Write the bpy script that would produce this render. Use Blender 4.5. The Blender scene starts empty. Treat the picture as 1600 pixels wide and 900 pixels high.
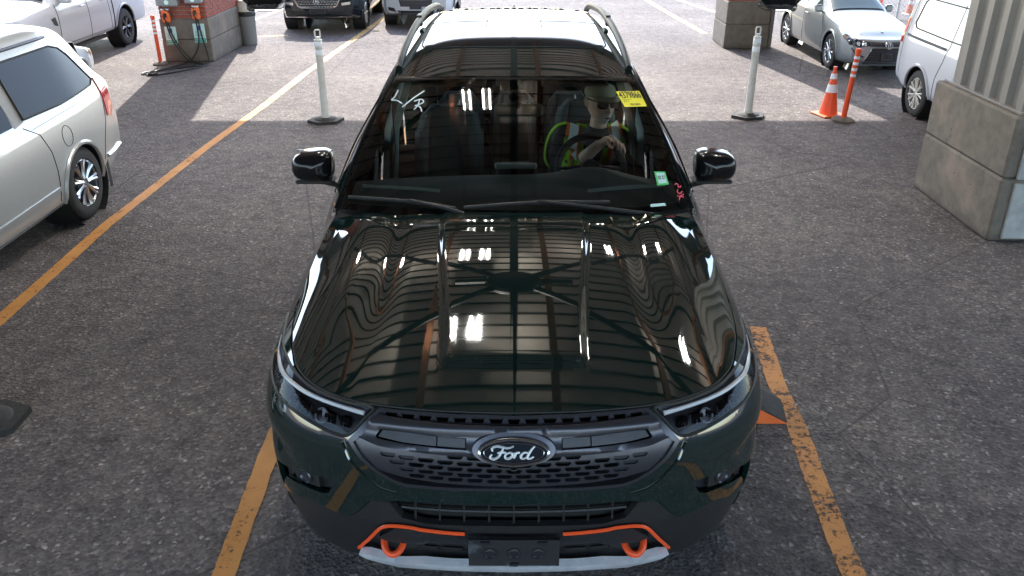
import bpy, bmesh, math, random
import numpy as np
from mathutils import Vector, Matrix
from mathutils.geometry import delaunay_2d_cdt
random.seed(7)
SC = bpy.context.scene
COL = SC.collection
# ---------------------------------------------------------------- camera
cd = bpy.data.cameras.new("camera"); cam = bpy.data.objects.new("camera", cd); COL.objects.link(cam)
SC.camera = cam
cd.sensor_width = 36; cd.lens = 36*1299.7/1600; cd.shift_x = -3/1600
cd.clip_start = .05; cd.clip_end = 2000
cam.location = (0, -2.2237, 2.5675); cam.rotation_euler = (math.pi/2-.450672, 0, 0)
# ---------------------------------------------------------------- daylight
SUN_EL = math.radians(40)
to_sun = Vector((-.17*math.cos(SUN_EL), .985*math.cos(SUN_EL), math.sin(SUN_EL))).normalized()
wd = bpy.data.worlds.new("World"); SC.world = wd; wd.use_nodes = True
nt = wd.node_tree; bg = nt.nodes['Background']
sky = nt.nodes.new('ShaderNodeTexSky'); sky.sky_type = 'NISHITA'; sky.sun_disc = False
sky.sun_elevation = SUN_EL; sky.sun_rotation = math.atan2(to_sun.x, to_sun.y)
nt.links.new(sky.outputs[0], bg.inputs[0]); bg.inputs[1].default_value = .15
sl = bpy.data.lights.new("sun", 'SUN'); sl.energy = 2.0; sl.angle = math.radians(.5); sl.color = (1, .95, .88)
so = bpy.data.objects.new("sun", sl); COL.objects.link(so)
so.rotation_euler = to_sun.to_track_quat('Z', 'Y').to_euler()
SC.view_settings.view_transform = 'Standard'; SC.view_settings.look = 'None'
SC.view_settings.exposure = 2.5; SC.view_settings.gamma = 1
SC.render.engine = 'CYCLES'
cy = SC.cycles; cy.max_bounces = 8; cy.transparent_max_bounces = 12; cy.glossy_bounces = 4; cy.diffuse_bounces = 4
cy.use_denoising = True; cy.caustics_reflective = False; cy.caustics_refractive = False; cy.sample_clamp_indirect = 6

# ---------------------------------------------------------------- materials
def mat(name, col, rough=.5, metal=0, coat=0, spec=.5, coat_ior=1.5, emis=None, es=0, coat_rough=.03):
    m = bpy.data.materials.new(name); m.use_nodes = True
    b = m.node_tree.nodes['Principled BSDF']
    b.inputs['Base Color'].default_value = (*col, 1); b.inputs['Roughness'].default_value = rough
    b.inputs['Metallic'].default_value = metal; b.inputs['Coat Weight'].default_value = coat
    b.inputs['Coat IOR'].default_value = coat_ior; b.inputs['Coat Roughness'].default_value = coat_rough
    b.inputs['Specular IOR Level'].default_value = spec
    if emis: b.inputs['Emission Color'].default_value = (*emis, 1); b.inputs['Emission Strength'].default_value = es
    return m
def N(m, t, **kw):
    n = m.node_tree.nodes.new(t)
    for k, v in kw.items():
        if k in n.inputs: n.inputs[k].default_value = v
        else: setattr(n, k, v)
    return n
def LK(m, a, b): m.node_tree.links.new(a, b)
def coords(m, kind='Object'):
    return N(m, 'ShaderNodeTexCoord').outputs[kind]
def noise(m, co, scale, detail=4, rough=.6):
    n = N(m, 'ShaderNodeTexNoise', Scale=scale, Detail=detail, Roughness=rough); LK(m, co, n.inputs['Vector']); return n.outputs['Fac']
def ramp(m, fac, stops):
    r = N(m, 'ShaderNodeValToRGB'); e = r.color_ramp.elements
    while len(e) < len(stops): e.new(.5)
    for i, (p, c) in enumerate(stops):
        e[i].position = p; e[i].color = (*c, 1) if len(c) == 3 else c
    LK(m, fac, r.inputs[0]); return r.outputs[0]
def mixc(m, fac, a, b, mode='MIX'):
    n = N(m, 'ShaderNodeMix', data_type='RGBA', blend_type=mode)
    for s, v in ((0, fac), (6, a), (7, b)):
        if hasattr(v, 'links'): LK(m, v, n.inputs[s])
        else: n.inputs[s].default_value = v if s == 0 else (*v, 1)
    return n.outputs[2]
def bump(m, h, strength=.3, dist=.01):
    n = N(m, 'ShaderNodeBump', Strength=strength, Distance=dist); LK(m, h, n.inputs['Height'])
    LK(m, n.outputs[0], m.node_tree.nodes['Principled BSDF'].inputs['Normal'])
def base(m, out): LK(m, out, m.node_tree.nodes['Principled BSDF'].inputs['Base Color'])
def speck(name, c0, c1, scale, rough=.8, bs=.2, bd=.01, detail=6, metal=0, stops=(.35, .7), extra=None):
    m = mat(name, c0, rough, metal); co = coords(m)
    f = noise(m, co, scale, detail, .7)
    c = ramp(m, f, [(stops[0], c0), (stops[1], c1)])
    if extra:
        f2 = noise(m, co, extra[0], 5, .6); c = mixc(m, ramp(m, f2, [(extra[2], (0, 0, 0)), (extra[3], (1, 1, 1))]), c, extra[1])
    base(m, c)
    if bs: bump(m, f, bs, bd)
    return m
def glass(name, tint, refl=1.0, ior=1.5):
    m = bpy.data.materials.new(name); m.use_nodes = True; t = m.node_tree; t.nodes.remove(t.nodes['Principled BSDF'])
    tr = t.nodes.new('ShaderNodeBsdfTransparent'); tr.inputs[0].default_value = (*tint, 1)
    gl = t.nodes.new('ShaderNodeBsdfGlossy'); gl.inputs['Roughness'].default_value = .005; gl.inputs[0].default_value = (refl, refl, refl, 1)
    fr = t.nodes.new('ShaderNodeFresnel'); fr.inputs[0].default_value = ior
    mx = t.nodes.new('ShaderNodeMixShader'); t.links.new(fr.outputs[0], mx.inputs[0]); t.links.new(tr.outputs[0], mx.inputs[1]); t.links.new(gl.outputs[0], mx.inputs[2])
    t.links.new(mx.outputs[0], t.nodes['Material Output'].inputs[0]); return m

# ---------------------------------------------------------------- helpers
def newobj(name, V, F, m, parent=None, smooth=False, label=None, mi=None):
    me = bpy.data.meshes.new(name); me.from_pydata([tuple(map(float, v)) for v in V], [], F)
    for k in (m if isinstance(m, (list, tuple)) else [m]): me.materials.append(k)
    if smooth: me.polygons.foreach_set('use_smooth', [True]*len(me.polygons))
    if mi: me.polygons.foreach_set('material_index', mi)
    me.update(); o = bpy.data.objects.new(name, me); COL.objects.link(o)
    if parent: o.parent = parent
    if label: o['label'] = label
    return o
def thing(name, label, cat, loc=(0, 0, 0), rz=0, group=None):
    o = bpy.data.objects.new(name, None); COL.objects.link(o); o.empty_display_size = .2
    o.location = loc; o.rotation_euler = (0, 0, rz); return tag(o, label, cat, group)
def tag(o, label, cat, group=None):
    o['label'] = label; o['category'] = cat
    if group: o['group'] = group
    return o
def struct(o, kind='structure'): o['kind'] = kind; return o
def frame_of(d):
    d = Vector(d).normalized(); a = Vector((0, 0, 1)) if abs(d.z) < .9 else Vector((1, 0, 0))
    x = d.cross(a).normalized(); return x, d.cross(x).normalized()
class MB:
    def __init__(s): s.V = []; s.F = []; s.M = []; s.m = 0
    def add(s, V, F):
        b = len(s.V); s.V += [tuple(v) for v in V]; s.F += [[b+i for i in f] for f in F]; s.M += [s.m]*len(F); return s
    def box(s, c, d, rz=0, bev=0, taper=1):
        hx, hy, hz = d[0]/2, d[1]/2, d[2]/2; cs, sn_ = math.cos(rz), math.sin(rz)
        if bev:
            V = []; b = min(bev, hx*.9, hy*.9, hz*.9)
            for z, i in ((-hz, b), (-hz+b, 0), (hz-b, 0), (hz, b)):
                k = taper if z > 0 else 1
                for x, y in ((-hx+i, -hy+b), (-hx+b, -hy+i), (hx-b, -hy+i), (hx-i, -hy+b), (hx-i, hy-b), (hx-b, hy-i), (-hx+b, hy-i), (-hx+i, hy-b)): V.append((x*k, y*k, z))
            F = [list(range(7, -1, -1)), list(range(24, 32))]
            for r in range(3):
                for k in range(8): F.append([r*8+k, r*8+(k+1) % 8, r*8+8+(k+1) % 8, r*8+8+k])
        else:
            V = [(x*(taper if z > 0 else 1), y*(taper if z > 0 else 1), z) for z in (-hz, hz) for x, y in ((-hx, -hy), (hx, -hy), (hx, hy), (-hx, hy))]
            F = [[3, 2, 1, 0], [4, 5, 6, 7], [0, 1, 5, 4], [1, 2, 6, 5], [2, 3, 7, 6], [3, 0, 4, 7]]
        return s.add([(c[0]+x*cs-y*sn_, c[1]+x*sn_+y*cs, c[2]+z) for x, y, z in V], F)
    def tube(s, P, r, n=8, closed=False, cap=True, flat=None):
        P = [Vector(p) for p in P]; R = r if isinstance(r, (list, tuple)) else [r]*len(P); V = []; L = len(P); X = None
        for i, p in enumerate(P):
            d = (P[(i+1) % L]-P[i-1]) if closed else (P[min(i+1, L-1)]-P[max(i-1, 0)])
            if d.length < 1e-9: d = Vector((0, 0, 1))
            d.normalize()
            if X is None: X = frame_of(d)[0]
            else: X = (X-d*X.dot(d)).normalized()
            Y = d.cross(X)
            for k in range(n):
                a = 2*math.pi*k/n; V.append(p+X*math.cos(a)*R[i]+Y*math.sin(a)*R[i]*(flat or 1))
        F = []
        for i in range(L if closed else L-1):
            j = (i+1) % L
            for k in range(n): F.append([i*n+k, i*n+(k+1) % n, j*n+(k+1) % n, j*n+k])
        if cap and not closed: F += [list(range(n-1, -1, -1)), list(range((L-1)*n, L*n))]
        return s.add(V, F)
    def cyl(s, a, b, r0, r1=None, n=16): return s.tube([a, b], [r0, r0 if r1 is None else r1], n)
    def lathe(s, prof, o=(0, 0, 0), ax=(0, 0, 1), n=24, cap=True):
        o = Vector(o); d = Vector(ax).normalized(); X, Y = frame_of(d); V = []
        for r, h in prof:
            for k in range(n):
                a = 2*math.pi*k/n; V.append(o+d*h+(X*math.cos(a)+Y*math.sin(a))*r)
        F = [[i*n+k, i*n+(k+1) % n, (i+1)*n+(k+1) % n, (i+1)*n+k] for i in range(len(prof)-1) for k in range(n)]
        if cap: F += [list(range(n-1, -1, -1)), list(range((len(prof)-1)*n, len(prof)*n))]
        return s.add(V, F)
    def prism(s, poly, z0, z1):
        n = len(poly); V = [(x, y, z0) for x, y in poly]+[(x, y, z1) for x, y in poly]
        return s.add(V, [list(range(n-1, -1, -1)), list(range(n, 2*n))]+[[k, (k+1) % n, n+(k+1) % n, n+k] for k in range(n)])
    def ball(s, c, r, n=12, m=8, sc=(1, 1, 1)):
        V = [(c[0]+r*sc[0]*math.sin(math.pi*i/m)*math.cos(2*math.pi*k/n), c[1]+r*sc[1]*math.sin(math.pi*i/m)*math.sin(2*math.pi*k/n), c[2]+r*sc[2]*math.cos(math.pi*i/m)) for i in range(m+1) for k in range(n)]
        return s.add(V, [[i*n+k, (i+1)*n+k, (i+1)*n+(k+1) % n, i*n+(k+1) % n] for i in range(m) for k in range(n)])
    def build(s, name, m, parent=None, smooth=False, label=None):
        o = newobj(name, s.V, s.F, m, parent, smooth, label, s.M if isinstance(m, (list, tuple)) else None)
        bm = bmesh.new(); bm.from_mesh(o.data); bmesh.ops.recalc_face_normals(bm, faces=bm.faces); bm.to_mesh(o.data); bm.free()
        if smooth: autosmooth(o)
        return o
def autosmooth(o, ang=35):
    me = o.data; bm = bmesh.new(); bm.from_mesh(me)
    for f in bm.faces: f.smooth = True
    for e in bm.edges:
        if len(e.link_faces) == 2 and e.calc_face_angle(0) > math.radians(ang): e.smooth = False
    bm.to_mesh(me); bm.free()
def inpoly(x, y, P):
    c = False; j = len(P)-1
    for i in range(len(P)):
        if (P[i][1] > y) != (P[j][1] > y) and x < (P[j][0]-P[i][0])*(y-P[i][1])/(P[j][1]-P[i][1])+P[i][0]: c = not c
        j = i
    return c
def dens(P, step):
    o = []
    for i in range(len(P)):
        a, b = P[i], P[(i+1) % len(P)]; n = max(1, int(math.ceil(math.hypot(b[0]-a[0], b[1]-a[1])/step)))
        o += [(a[0]+(b[0]-a[0])*k/n, a[1]+(b[1]-a[1])*k/n) for k in range(n)]
    return o
def curvy(P, n=6, closed=True):
    q = np.array(P, float); o = []; L = len(q)
    for i in range(L if closed else L-1):
        p0, p1, p2, p3 = (q[(i-1) % L], q[i], q[(i+1) % L], q[(i+2) % L]) if closed else (q[max(i-1, 0)], q[i], q[i+1], q[min(i+2, L-1)])
        for k in range(n):
            t = k/n; o.append(tuple(.5*(2*p1+(-p0+p2)*t+(2*p0-5*p1+4*p2-p3)*t*t+(-p0+3*p1-3*p2+p3)*t**3)))
    if not closed: o.append(tuple(q[-1]))
    return o
def patch_geo(poly, fn, step=.03, holes=(), thick=0, off=0, asp=1.0):
    """triangulated sheet over a 2-D outline carried by the surface fn(u, v, off); thick gives it an edge"""
    out = [(x, y*asp) for x, y in poly]; hs = [[(x, y*asp) for x, y in h] for h in holes]
    loops = [dens(out, step)]+[dens(h, step) for h in hs]
    pts = []; edges = []
    for L in loops:
        b = len(pts); pts += L; edges += [(b+k, b+(k+1) % len(L)) for k in range(len(L))]
    bnd = np.array(pts)
    xs = [p[0] for p in out]; ys = [p[1] for p in out]; gx = np.arange(min(xs)+step/2, max(xs), step); gy = np.arange(min(ys)+step/2, max(ys), step)
    for x in gx:
        for y in gy:
            if inpoly(x, y, out) and not any(inpoly(x, y, h) for h in hs):
                if ((bnd[:, 0]-x)**2+(bnd[:, 1]-y)**2).min() > (.4*step)**2: pts.append((x, y))
    v2, e2, f2, *_ = delaunay_2d_cdt([Vector(p) for p in pts], edges, [], 0, 1e-7)
    tri = []
    for f in f2:
        cx = sum(v2[i].x for i in f)/len(f); cy_ = sum(v2[i].y for i in f)/len(f)
        if inpoly(cx, cy_, out) and not any(inpoly(cx, cy_, h) for h in hs): tri.append(list(f))
    V = [tuple(fn(p.x, p.y/asp, off)) for p in v2]
    if thick:
        cnt = {}
        for f in tri:
            for k in range(len(f)): e = (f[k], f[(k+1) % len(f)]); cnt[tuple(sorted(e))] = None if tuple(sorted(e)) in cnt else e
        mp = {}
        for e in [e for e in cnt.values() if e]:
            q = []
            for i in (e[1], e[0]):
                if i not in mp: mp[i] = len(V); V.append(tuple(fn(v2[i].x, v2[i].y/asp, off-thick)))
                q.append(mp[i])
            tri.append([e[0], e[1], q[0], q[1]])
    return V, tri
def patch(name, poly, fn, m, parent, step=.03, holes=(), thick=0, off=0, asp=1.0, smooth=True, label=None, mirror=False):
    V, F = patch_geo(poly, fn, step, holes, thick, off, asp)
    if mirror:
        b = len(V); V = V+[(-x, y, z) for x, y, z in V]; F = F+[[b+i for i in reversed(f)] for f in F]
    o = newobj(name, V, F, m, parent, smooth, label)
    bm = bmesh.new(); bm.from_mesh(o.data); bmesh.ops.remove_doubles(bm, verts=bm.verts, dist=1e-5); bmesh.ops.recalc_face_normals(bm, faces=bm.faces); bm.to_mesh(o.data); bm.free()
    if smooth: autosmooth(o, 40)
    return o
def flipx(fn): return lambda u, v, o=0: tuple(np.array(fn(u, v, o))*np.array((-1, 1, 1)))
def grid(name, fn, us, vs, m, parent=None, smooth=True, label=None):
    V = [tuple(fn(u, v)) for v in vs for u in us]; n = len(us)
    F = [[j*n+i, j*n+i+1, (j+1)*n+i+1, (j+1)*n+i] for j in range(len(vs)-1) for i in range(n-1)]
    return newobj(name, V, F, m, parent, smooth, label)
def text_geo(s, size, font_shear=0, bold=0):
    cu = bpy.data.curves.new('lettering', 'FONT'); cu.body = s; cu.size = size; cu.align_x = 'CENTER'; cu.align_y = 'CENTER'; cu.shear = font_shear; cu.offset = bold; cu.resolution_u = 3
    o = bpy.data.objects.new('lettering', cu); COL.objects.link(o)
    bpy.context.view_layer.update()
    me = bpy.data.meshes.new_from_object(o.evaluated_get(bpy.context.evaluated_depsgraph_get()))
    V = [tuple(v.co) for v in me.vertices]; F = [list(p.vertices) for p in me.polygons]
    bpy.data.objects.remove(o); bpy.data.curves.remove(cu); bpy.data.meshes.remove(me)
    return V, F
def blend_copy(o, parent=None, name=None):
    c = o.copy(); COL.objects.link(c); c.parent = parent
    for ch in [x for x in bpy.data.objects if x.parent == o]: blend_copy(ch, c)
    return c
# ---------------------------------------------------------------- palette
def asphalt_mat():
    m = mat('asphalt', (.06, .058, .06), .85, spec=.25); co = coords(m)
    v = N(m, 'ShaderNodeTexVoronoi', Scale=60.0); LK(m, co, v.inputs['Vector'])
    chip = ramp(m, v.outputs['Color'], [(.0, (.052, .045, .043)), (.45, (.108, .097, .095)), (.80, (.185, .168, .165)), (.93, (.36, .33, .325)), (1, (.55, .52, .50))])
    f = noise(m, co, 38, 5, .75); c = mixc(m, ramp(m, f, [(.35, (0, 0, 0)), (.7, (.8, .8, .8))]), chip, (.135, .118, .113))
    big = noise(m, co, .55, 5, .6)
    c = mixc(m, .7, c, ramp(m, big, [(.3, (.55, .52, .55)), (.5, (.95, .92, .92)), (.72, (1.5, 1.45, 1.38))]), 'MULTIPLY')
    mid = noise(m, co, 7.5, 9, .72)
    c = mixc(m, .75, c, ramp(m, mid, [(.34, (.50, .48, .47)), (.5, (1, 1, 1)), (.66, (1.38, 1.30, 1.22))]), 'MULTIPLY')
    mp = N(m, 'ShaderNodeMapping'); mp.inputs['Scale'].default_value = (2.2, .22, 1); LK(m, co, mp.inputs[0])
    tr = noise(m, mp.outputs[0], 1.1, 4, .6)
    c = mixc(m, ramp(m, tr, [(.52, (0, 0, 0)), (.75, (.32, .32, .32))]), c, (.14, .128, .127))
    ov = N(m, 'ShaderNodeTexVoronoi', Scale=1.7); LK(m, co, ov.inputs['Vector'])
    od = N(m, 'ShaderNodeMath', operation='ADD'); LK(m, ov.outputs['Distance'], od.inputs[0]); om = N(m, 'ShaderNodeMath', operation='MULTIPLY'); LK(m, mid, om.inputs[0]); om.inputs[1].default_value = .35; LK(m, om.outputs[0], od.inputs[1])
    pk = ramp(m, noise(m, co, .9, 2, .5), [(.50, (0, 0, 0)), (.58, (1, 1, 1))])
    sp = mixc(m, 1.0, ramp(m, od.outputs[0], [(.20, (.75, .75, .75)), (.29, (0, 0, 0))]), pk, 'MULTIPLY')
    c = mixc(m, sp, c, (.045, .040, .038))
    cv = N(m, 'ShaderNodeTexVoronoi', Scale=.42, feature='DISTANCE_TO_EDGE'); wv = N(m, 'ShaderNodeVectorMath', operation='MULTIPLY_ADD'); LK(m, N(m, 'ShaderNodeTexNoise', Scale=2.4, Detail=6.0).outputs['Color'], wv.inputs[0]); wv.inputs[1].default_value = (.7, .7, 0); LK(m, co, wv.inputs[2]); LK(m, wv.outputs[0], cv.inputs['Vector'])
    ck = ramp(m, cv.outputs['Distance'], [(.0, (.7, .7, .7)), (.004, (0, 0, 0))]); c = mixc(m, ck, c, (.045, .040, .038))
    st = noise(m, co, 2.6, 3, .5)
    c = mixc(m, ramp(m, st, [(.70, (0, 0, 0)), (.76, (.5, .5, .5))]), c, (.16, .135, .115))
    base(m, c)
    h = N(m, 'ShaderNodeMath', operation='ADD'); LK(m, v.outputs['Distance'], h.inputs[0]); LK(m, f, h.inputs[1])
    bump(m, h.outputs[0], .75, .012); return m
M = {}
M['asphalt'] = asphalt_mat()
def line_mat(name, c0, c1, lo, hi):
    m = mat(name, c0, .7); co = coords(m); f = noise(m, co, 26, 6, .8); g = noise(m, co, 3, 4, .6)
    base(m, ramp(m, g, [(.35, c0), (.65, c1)]))
    a = N(m, 'ShaderNodeMath', operation='ADD'); LK(m, f, a.inputs[0])
    mu = N(m, 'ShaderNodeMath', operation='MULTIPLY'); LK(m, g, mu.inputs[0]); mu.inputs[1].default_value = .45; LK(m, mu.outputs[0], a.inputs[1])
    LK(m, ramp(m, a.outputs[0], [(lo, (0, 0, 0)), (hi, (1, 1, 1))]), m.node_tree.nodes['Principled BSDF'].inputs['Alpha'])
    bump(m, f, .4, .01); return m
M['line'] = line_mat('yellow_line_paint', (.52, .21, .035), (.60, .27, .06), .55, .64)
M['wornline'] = line_mat('worn_line_paint', (.46, .20, .06), (.58, .25, .06), .62, .70)
M['oldline'] = line_mat('faded_line_paint', (.56, .34, .09), (.50, .33, .12), .58, .72)
M['concrete'] = speck('concrete', (.125, .104, .086), (.195, .168, .142), 9, .85, .35, .012, 10, extra=(2.0, (.27, .205, .165), .52, .74))
def pits(m):
    b = m.node_tree.nodes['Principled BSDF']; co = coords(m); src = b.inputs['Base Color'].links[0].from_socket
    v = N(m, 'ShaderNodeTexVoronoi', Scale=11.0); LK(m, co, v.inputs['Vector'])
    hole = ramp(m, v.outputs['Distance'], [(.05, (1, 1, 1)), (.10, (0, 0, 0))]); pick = ramp(m, noise(m, co, 5, 2, .5), [(.50, (0, 0, 0)), (.56, (1, 1, 1))])
    f = mixc(m, 1.0, hole, pick, 'MULTIPLY'); c = mixc(m, f, src, (.03, .027, .024))
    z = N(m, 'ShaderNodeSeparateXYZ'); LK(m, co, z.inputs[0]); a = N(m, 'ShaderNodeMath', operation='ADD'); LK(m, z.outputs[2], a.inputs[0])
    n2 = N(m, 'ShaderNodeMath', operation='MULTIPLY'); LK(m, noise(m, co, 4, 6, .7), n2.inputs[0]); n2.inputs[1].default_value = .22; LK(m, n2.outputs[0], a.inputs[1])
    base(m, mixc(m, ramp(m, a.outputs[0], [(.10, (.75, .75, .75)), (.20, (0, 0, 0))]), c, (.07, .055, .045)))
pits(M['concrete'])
M['concrete_pale'] = speck('pale_concrete', (.26, .27, .28), (.42, .42, .41), 6, .85, .15, .01, 8, extra=(3.2, (.50, .50, .48), .55, .7))
M['brick'] = speck('red_brick', (.22, .055, .04), (.36, .10, .065), 30, .85, .3, .01)
M['mortar'] = speck('mortar', (.30, .26, .23), (.42, .37, .33), 40, .9, .3, .01)
M['cladding'] = speck('corrugated_metal', (.185, .170, .158), (.235, .218, .203), 3, .45, .04, .005, 5, stops=(.3, .7))
M['rust'] = speck('primer_steel', (.20, .075, .03), (.32, .13, .06), 6, .6, .1)
M['deck'] = speck('roof_deck', (.74, .66, .57), (.82, .75, .66), 1.5, .8, 0)
M['seam'] = mat('dark_steel', (.03, .028, .026), .5, .3)
M['black'] = speck('black_plastic', (.010, .010, .011), (.018, .018, .019), 60, .55, .08, .002)
M['scuffed'] = speck('scuffed_plastic', (.012, .012, .014), (.020, .020, .022), 60, .55, .1, .002, extra=(9, (.12, .13, .15), .58, .75))
M['gloss_black'] = mat('gloss_black', (.007, .007, .008), .16, spec=.35)
M['rubber'] = speck('rubber', (.018, .017, .017), (.035, .033, .032), 25, .8, .2)
M['chrome'] = mat('bright_metal', (.75, .76, .78), .18, 1)
M['alloy'] = mat('alloy', (.55, .56, .58), .28, 1)
M['rail'] = mat('rail_black', (.012, .014, .012), .45, spec=.15)
M['gun'] = mat('gunmetal_trim', (.085, .085, .10), .34, .75, spec=.5)
M['gun_dark'] = mat('dark_trim', (.03, .03, .036), .4, .4)
M['satin'] = speck('silver_plate', (.60, .62, .68), (.78, .80, .86), 14, .35, .05, .002, 4, metal=.4)
M['orange'] = mat('orange_red_trim', (.85, .09, .02), .4)
M['orange_p'] = speck('orange_plastic', (.75, .13, .03), (.85, .20, .05), 20, .5, .05)
M['white_p'] = speck('white_plastic', (.52, .50, .45), (.68, .66, .62), 18, .5, .04)
M['reflect'] = mat('reflective_white', (.75, .78, .82), .35)
M['green_sign'] = mat('green_print', (.03, .36, .26), .4)
M['mint_sign'] = mat('mint_print', (.60, .82, .78), .4)
M['blue_print'] = mat('blue_print', (.04, .08, .35), .4)
M['grey_box'] = mat('grey_enclosure', (.22, .23, .24), .45)
M['steel'] = mat('galvanised_steel', (.42, .42, .43), .4, .8)
M['yellow'] = mat('yellow_sticker', (.92, .80, .02), .5)
M['green_st'] = mat('green_sticker', (.10, .62, .18), .5)
M['ink'] = mat('black_ink', (.01, .01, .01), .6)
M['chalk'] = mat('white_marker', (.85, .88, .92), .6)
M['pink'] = mat('pink_marker', (.85, .12, .16), .6)
M['red_lens'] = mat('red_lens', (.55, .015, .02), .12, coat=1)
M['amber'] = mat('amber_lens', (.75, .28, .03), .15, coat=1)
M['lens'] = glass('clear_lens', (.80, .80, .84), .45)
M['screen'] = glass('windshield_glass', (.94, 1, .97), 1.0, 1.55)
M['tint'] = glass('tinted_glass', (.80, .84, .82), 1.0, 1.5)
def paint(name, col, metal=.35, rough=.35, ior=1.6, flake=.25):
    m = mat(name, col, rough, metal, 1.0, .0 if max(col) < .05 else .5, ior, coat_rough=.012); co = coords(m)
    v = N(m, 'ShaderNodeTexNoise', Scale=420.0, Detail=1.0); LK(m, co, v.inputs['Vector'])
    base(m, ramp(m, v.outputs['Fac'], [(.3, tuple(c*(1-flake) for c in col)), (.7, tuple(min(1, c*(1+flake)) for c in col))])); return m
M['paint'] = paint('dark_green_paint', (.004, .014, .0125), .0, .5, 2.1)
def dusty(m):
    co = coords(m); n = noise(m, co, 130, 2, .5); b = m.node_tree.nodes['Principled BSDF']; src = b.inputs['Base Color'].links[0].from_socket
    g = noise(m, co, 3.0, 4, .6); mu = N(m, 'ShaderNodeMath', operation='MULTIPLY'); LK(m, n, mu.inputs[0]); LK(m, g, mu.inputs[1])
    base(m, mixc(m, ramp(m, mu.outputs[0], [(.37, (0, 0, 0)), (.45, (.5, .5, .5))]), src, (.10, .10, .09)))
    r = ramp(m, g, [(.35, (.008, .008, .008)), (.7, (.05, .05, .05))]); LK(m, r, b.inputs['Coat Roughness'])
dusty(M['paint'])
M['silver'] = paint('champagne_silver_paint', (.48, .495, .49), .45, ior=1.45)
M['white'] = paint('white_paint', (.50, .52, .57), .0, .45, 1.4, .03)
M['steelsilver'] = paint('silver_grey_paint', (.24, .265, .275), .5, ior=1.45)
M['navy'] = paint('near_black_paint', (.012, .016, .022), .3)
M['dglass'] = mat('dark_window', (.008, .009, .010), .04, spec=.12)
M['bglass'] = mat('dark_windshield', (.035, .06, .058), .04, spec=.4)
M['cloth'] = speck('seat_cloth', (.075, .092, .092), (.11, .13, .13), 90, .85, .2, .003)
M['dash'] = speck('dash_plastic', (.13, .155, .145), (.17, .19, .18), 80, .6, .1, .002)
M['teal'] = mat('pale_trim', (.45, .58, .54), .45)
M['bulb'] = mat('lit_tube', (1, 1, 1), .5, emis=(1, .97, .9), es=120)

# ---------------------------------------------------------------- the setting
g = newobj('ground', [(-400, -400, 0), (400, -400, 0), (400, 600, 0), (-400, 600, 0)], [[0, 1, 2, 3]], M['asphalt']); struct(g)
def stripe(pts, w, m, z=.004, name='painted_line'):
    Q = []
    for a, b in zip(pts[:-1], pts[1:]):
        n = max(1, int(math.hypot(b[0]-a[0], b[1]-a[1])/.05)); Q += [(a[0]+(b[0]-a[0])*i/n, a[1]+(b[1]-a[1])*i/n) for i in range(n)]
    pts = Q+[pts[-1]]
    V = []; F = []
    for i, p in enumerate(pts):
        a = Vector(pts[max(i-1, 0)]); b = Vector(pts[min(i+1, len(pts)-1)]); d = (b-a).normalized(); n = Vector((-d.y, d.x))
        wa, wb = w/2+random.uniform(-.0035, .003), w/2+random.uniform(-.0035, .003)
        V += [(p[0]-n.x*wa, p[1]-n.y*wa, z), (p[0]+n.x*wb, p[1]+n.y*wb, z)]
        if i: F.append([2*i-2, 2*i, 2*i+1, 2*i-1])
    return struct(newobj(name, V, F, m))
stripe([(-3.33, -6), (-3.37, 2.57), (-3.42, 4.28), (-3.35, 6.6), (-3.24, 8.4)], .105, M['line'])
stripe([(-3.24, 8.4), (-3.16, 10.6), (-2.81, 16.2), (-2.6, 22), (-2.2, 40)], .115, M['oldline'])
stripe([(-1.19, -6), (-1.20, .35), (-1.23, 1.2), (-1.24, 7.5)], .098, M['line'])
stripe([(1.37, -6), (1.395, .0), (1.41, .5), (1.45, 1.0), (1.49, 1.4), (1.50, 1.8), (1.575, 2.5)], .105, M['wornline'])
stripe([(3.67, 14.3), (3.42, 17.6), (3.3, 19.5), (3.1, 30)], .13, M['oldline'])
stripe([(4.42, 15.3), (4.62, 16.9), (4.1, 19.5), (3.9, 30)][1:], .12, M['oldline'])
stripe([(-5.62, 14.95), (-5.3, 18.2), (-5.1, 24)], .12, M['oldline'])
stripe([(-4.3, 14.1), (-5.0, 13.9)], .08, M['oldline'])

# canopy over the lane
ROOF_Y = 13.75
cn = thing('canopy', 'large open canopy roof with tan deck, primer steel rafters and dark purlins over the lanes', 'canopy', (0, 1, 0))
def L_(p): return (p[0], p[1]-1, p[2])
MB().box(L_((0, 1.1, 5.72)), (30, 2*ROOF_Y-2.3, .10)).build('deck', M['deck'], cn)
bm_ = MB()
for y in np.arange(-11.6, ROOF_Y, .33): bm_.box(L_((0, y, 5.655)), (29.8, .035, .03))
struct(bm_.build('purlin', M['seam'], cn), 'stuff')
raf = None
for i in range(-9, 10):
    x = i*1.55+.45
    if raf is None:
        b = MB(); b.box((0, 0, -.09), (.10, 25.9, .02)); b.box((0, 0, .0), (.03, 25.9, .18)); raf = b.build('rafter', M['rust'], cn); raf.location = L_((x, 1.1, 5.53))
    else:
        r = raf.copy(); COL.objects.link(r); r.location = L_((x, 1.1, 5.53))
MB().box(L_((0, 1.5, 5.36)), (.12, 25.4, .14)).build('ridge_beam', M['seam'], cn)
for y in (-11.95, ROOF_Y+.02): MB().box(L_((0, y, 5.50)), (30, .12, .62)).build('fascia', M['cladding'], cn)
for y in (9.6, 1.6, -5):
    MB().box(L_((0, y, 5.30)), (29.6, .14, .22)).build('cross_beam', M['seam'], cn)
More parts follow.
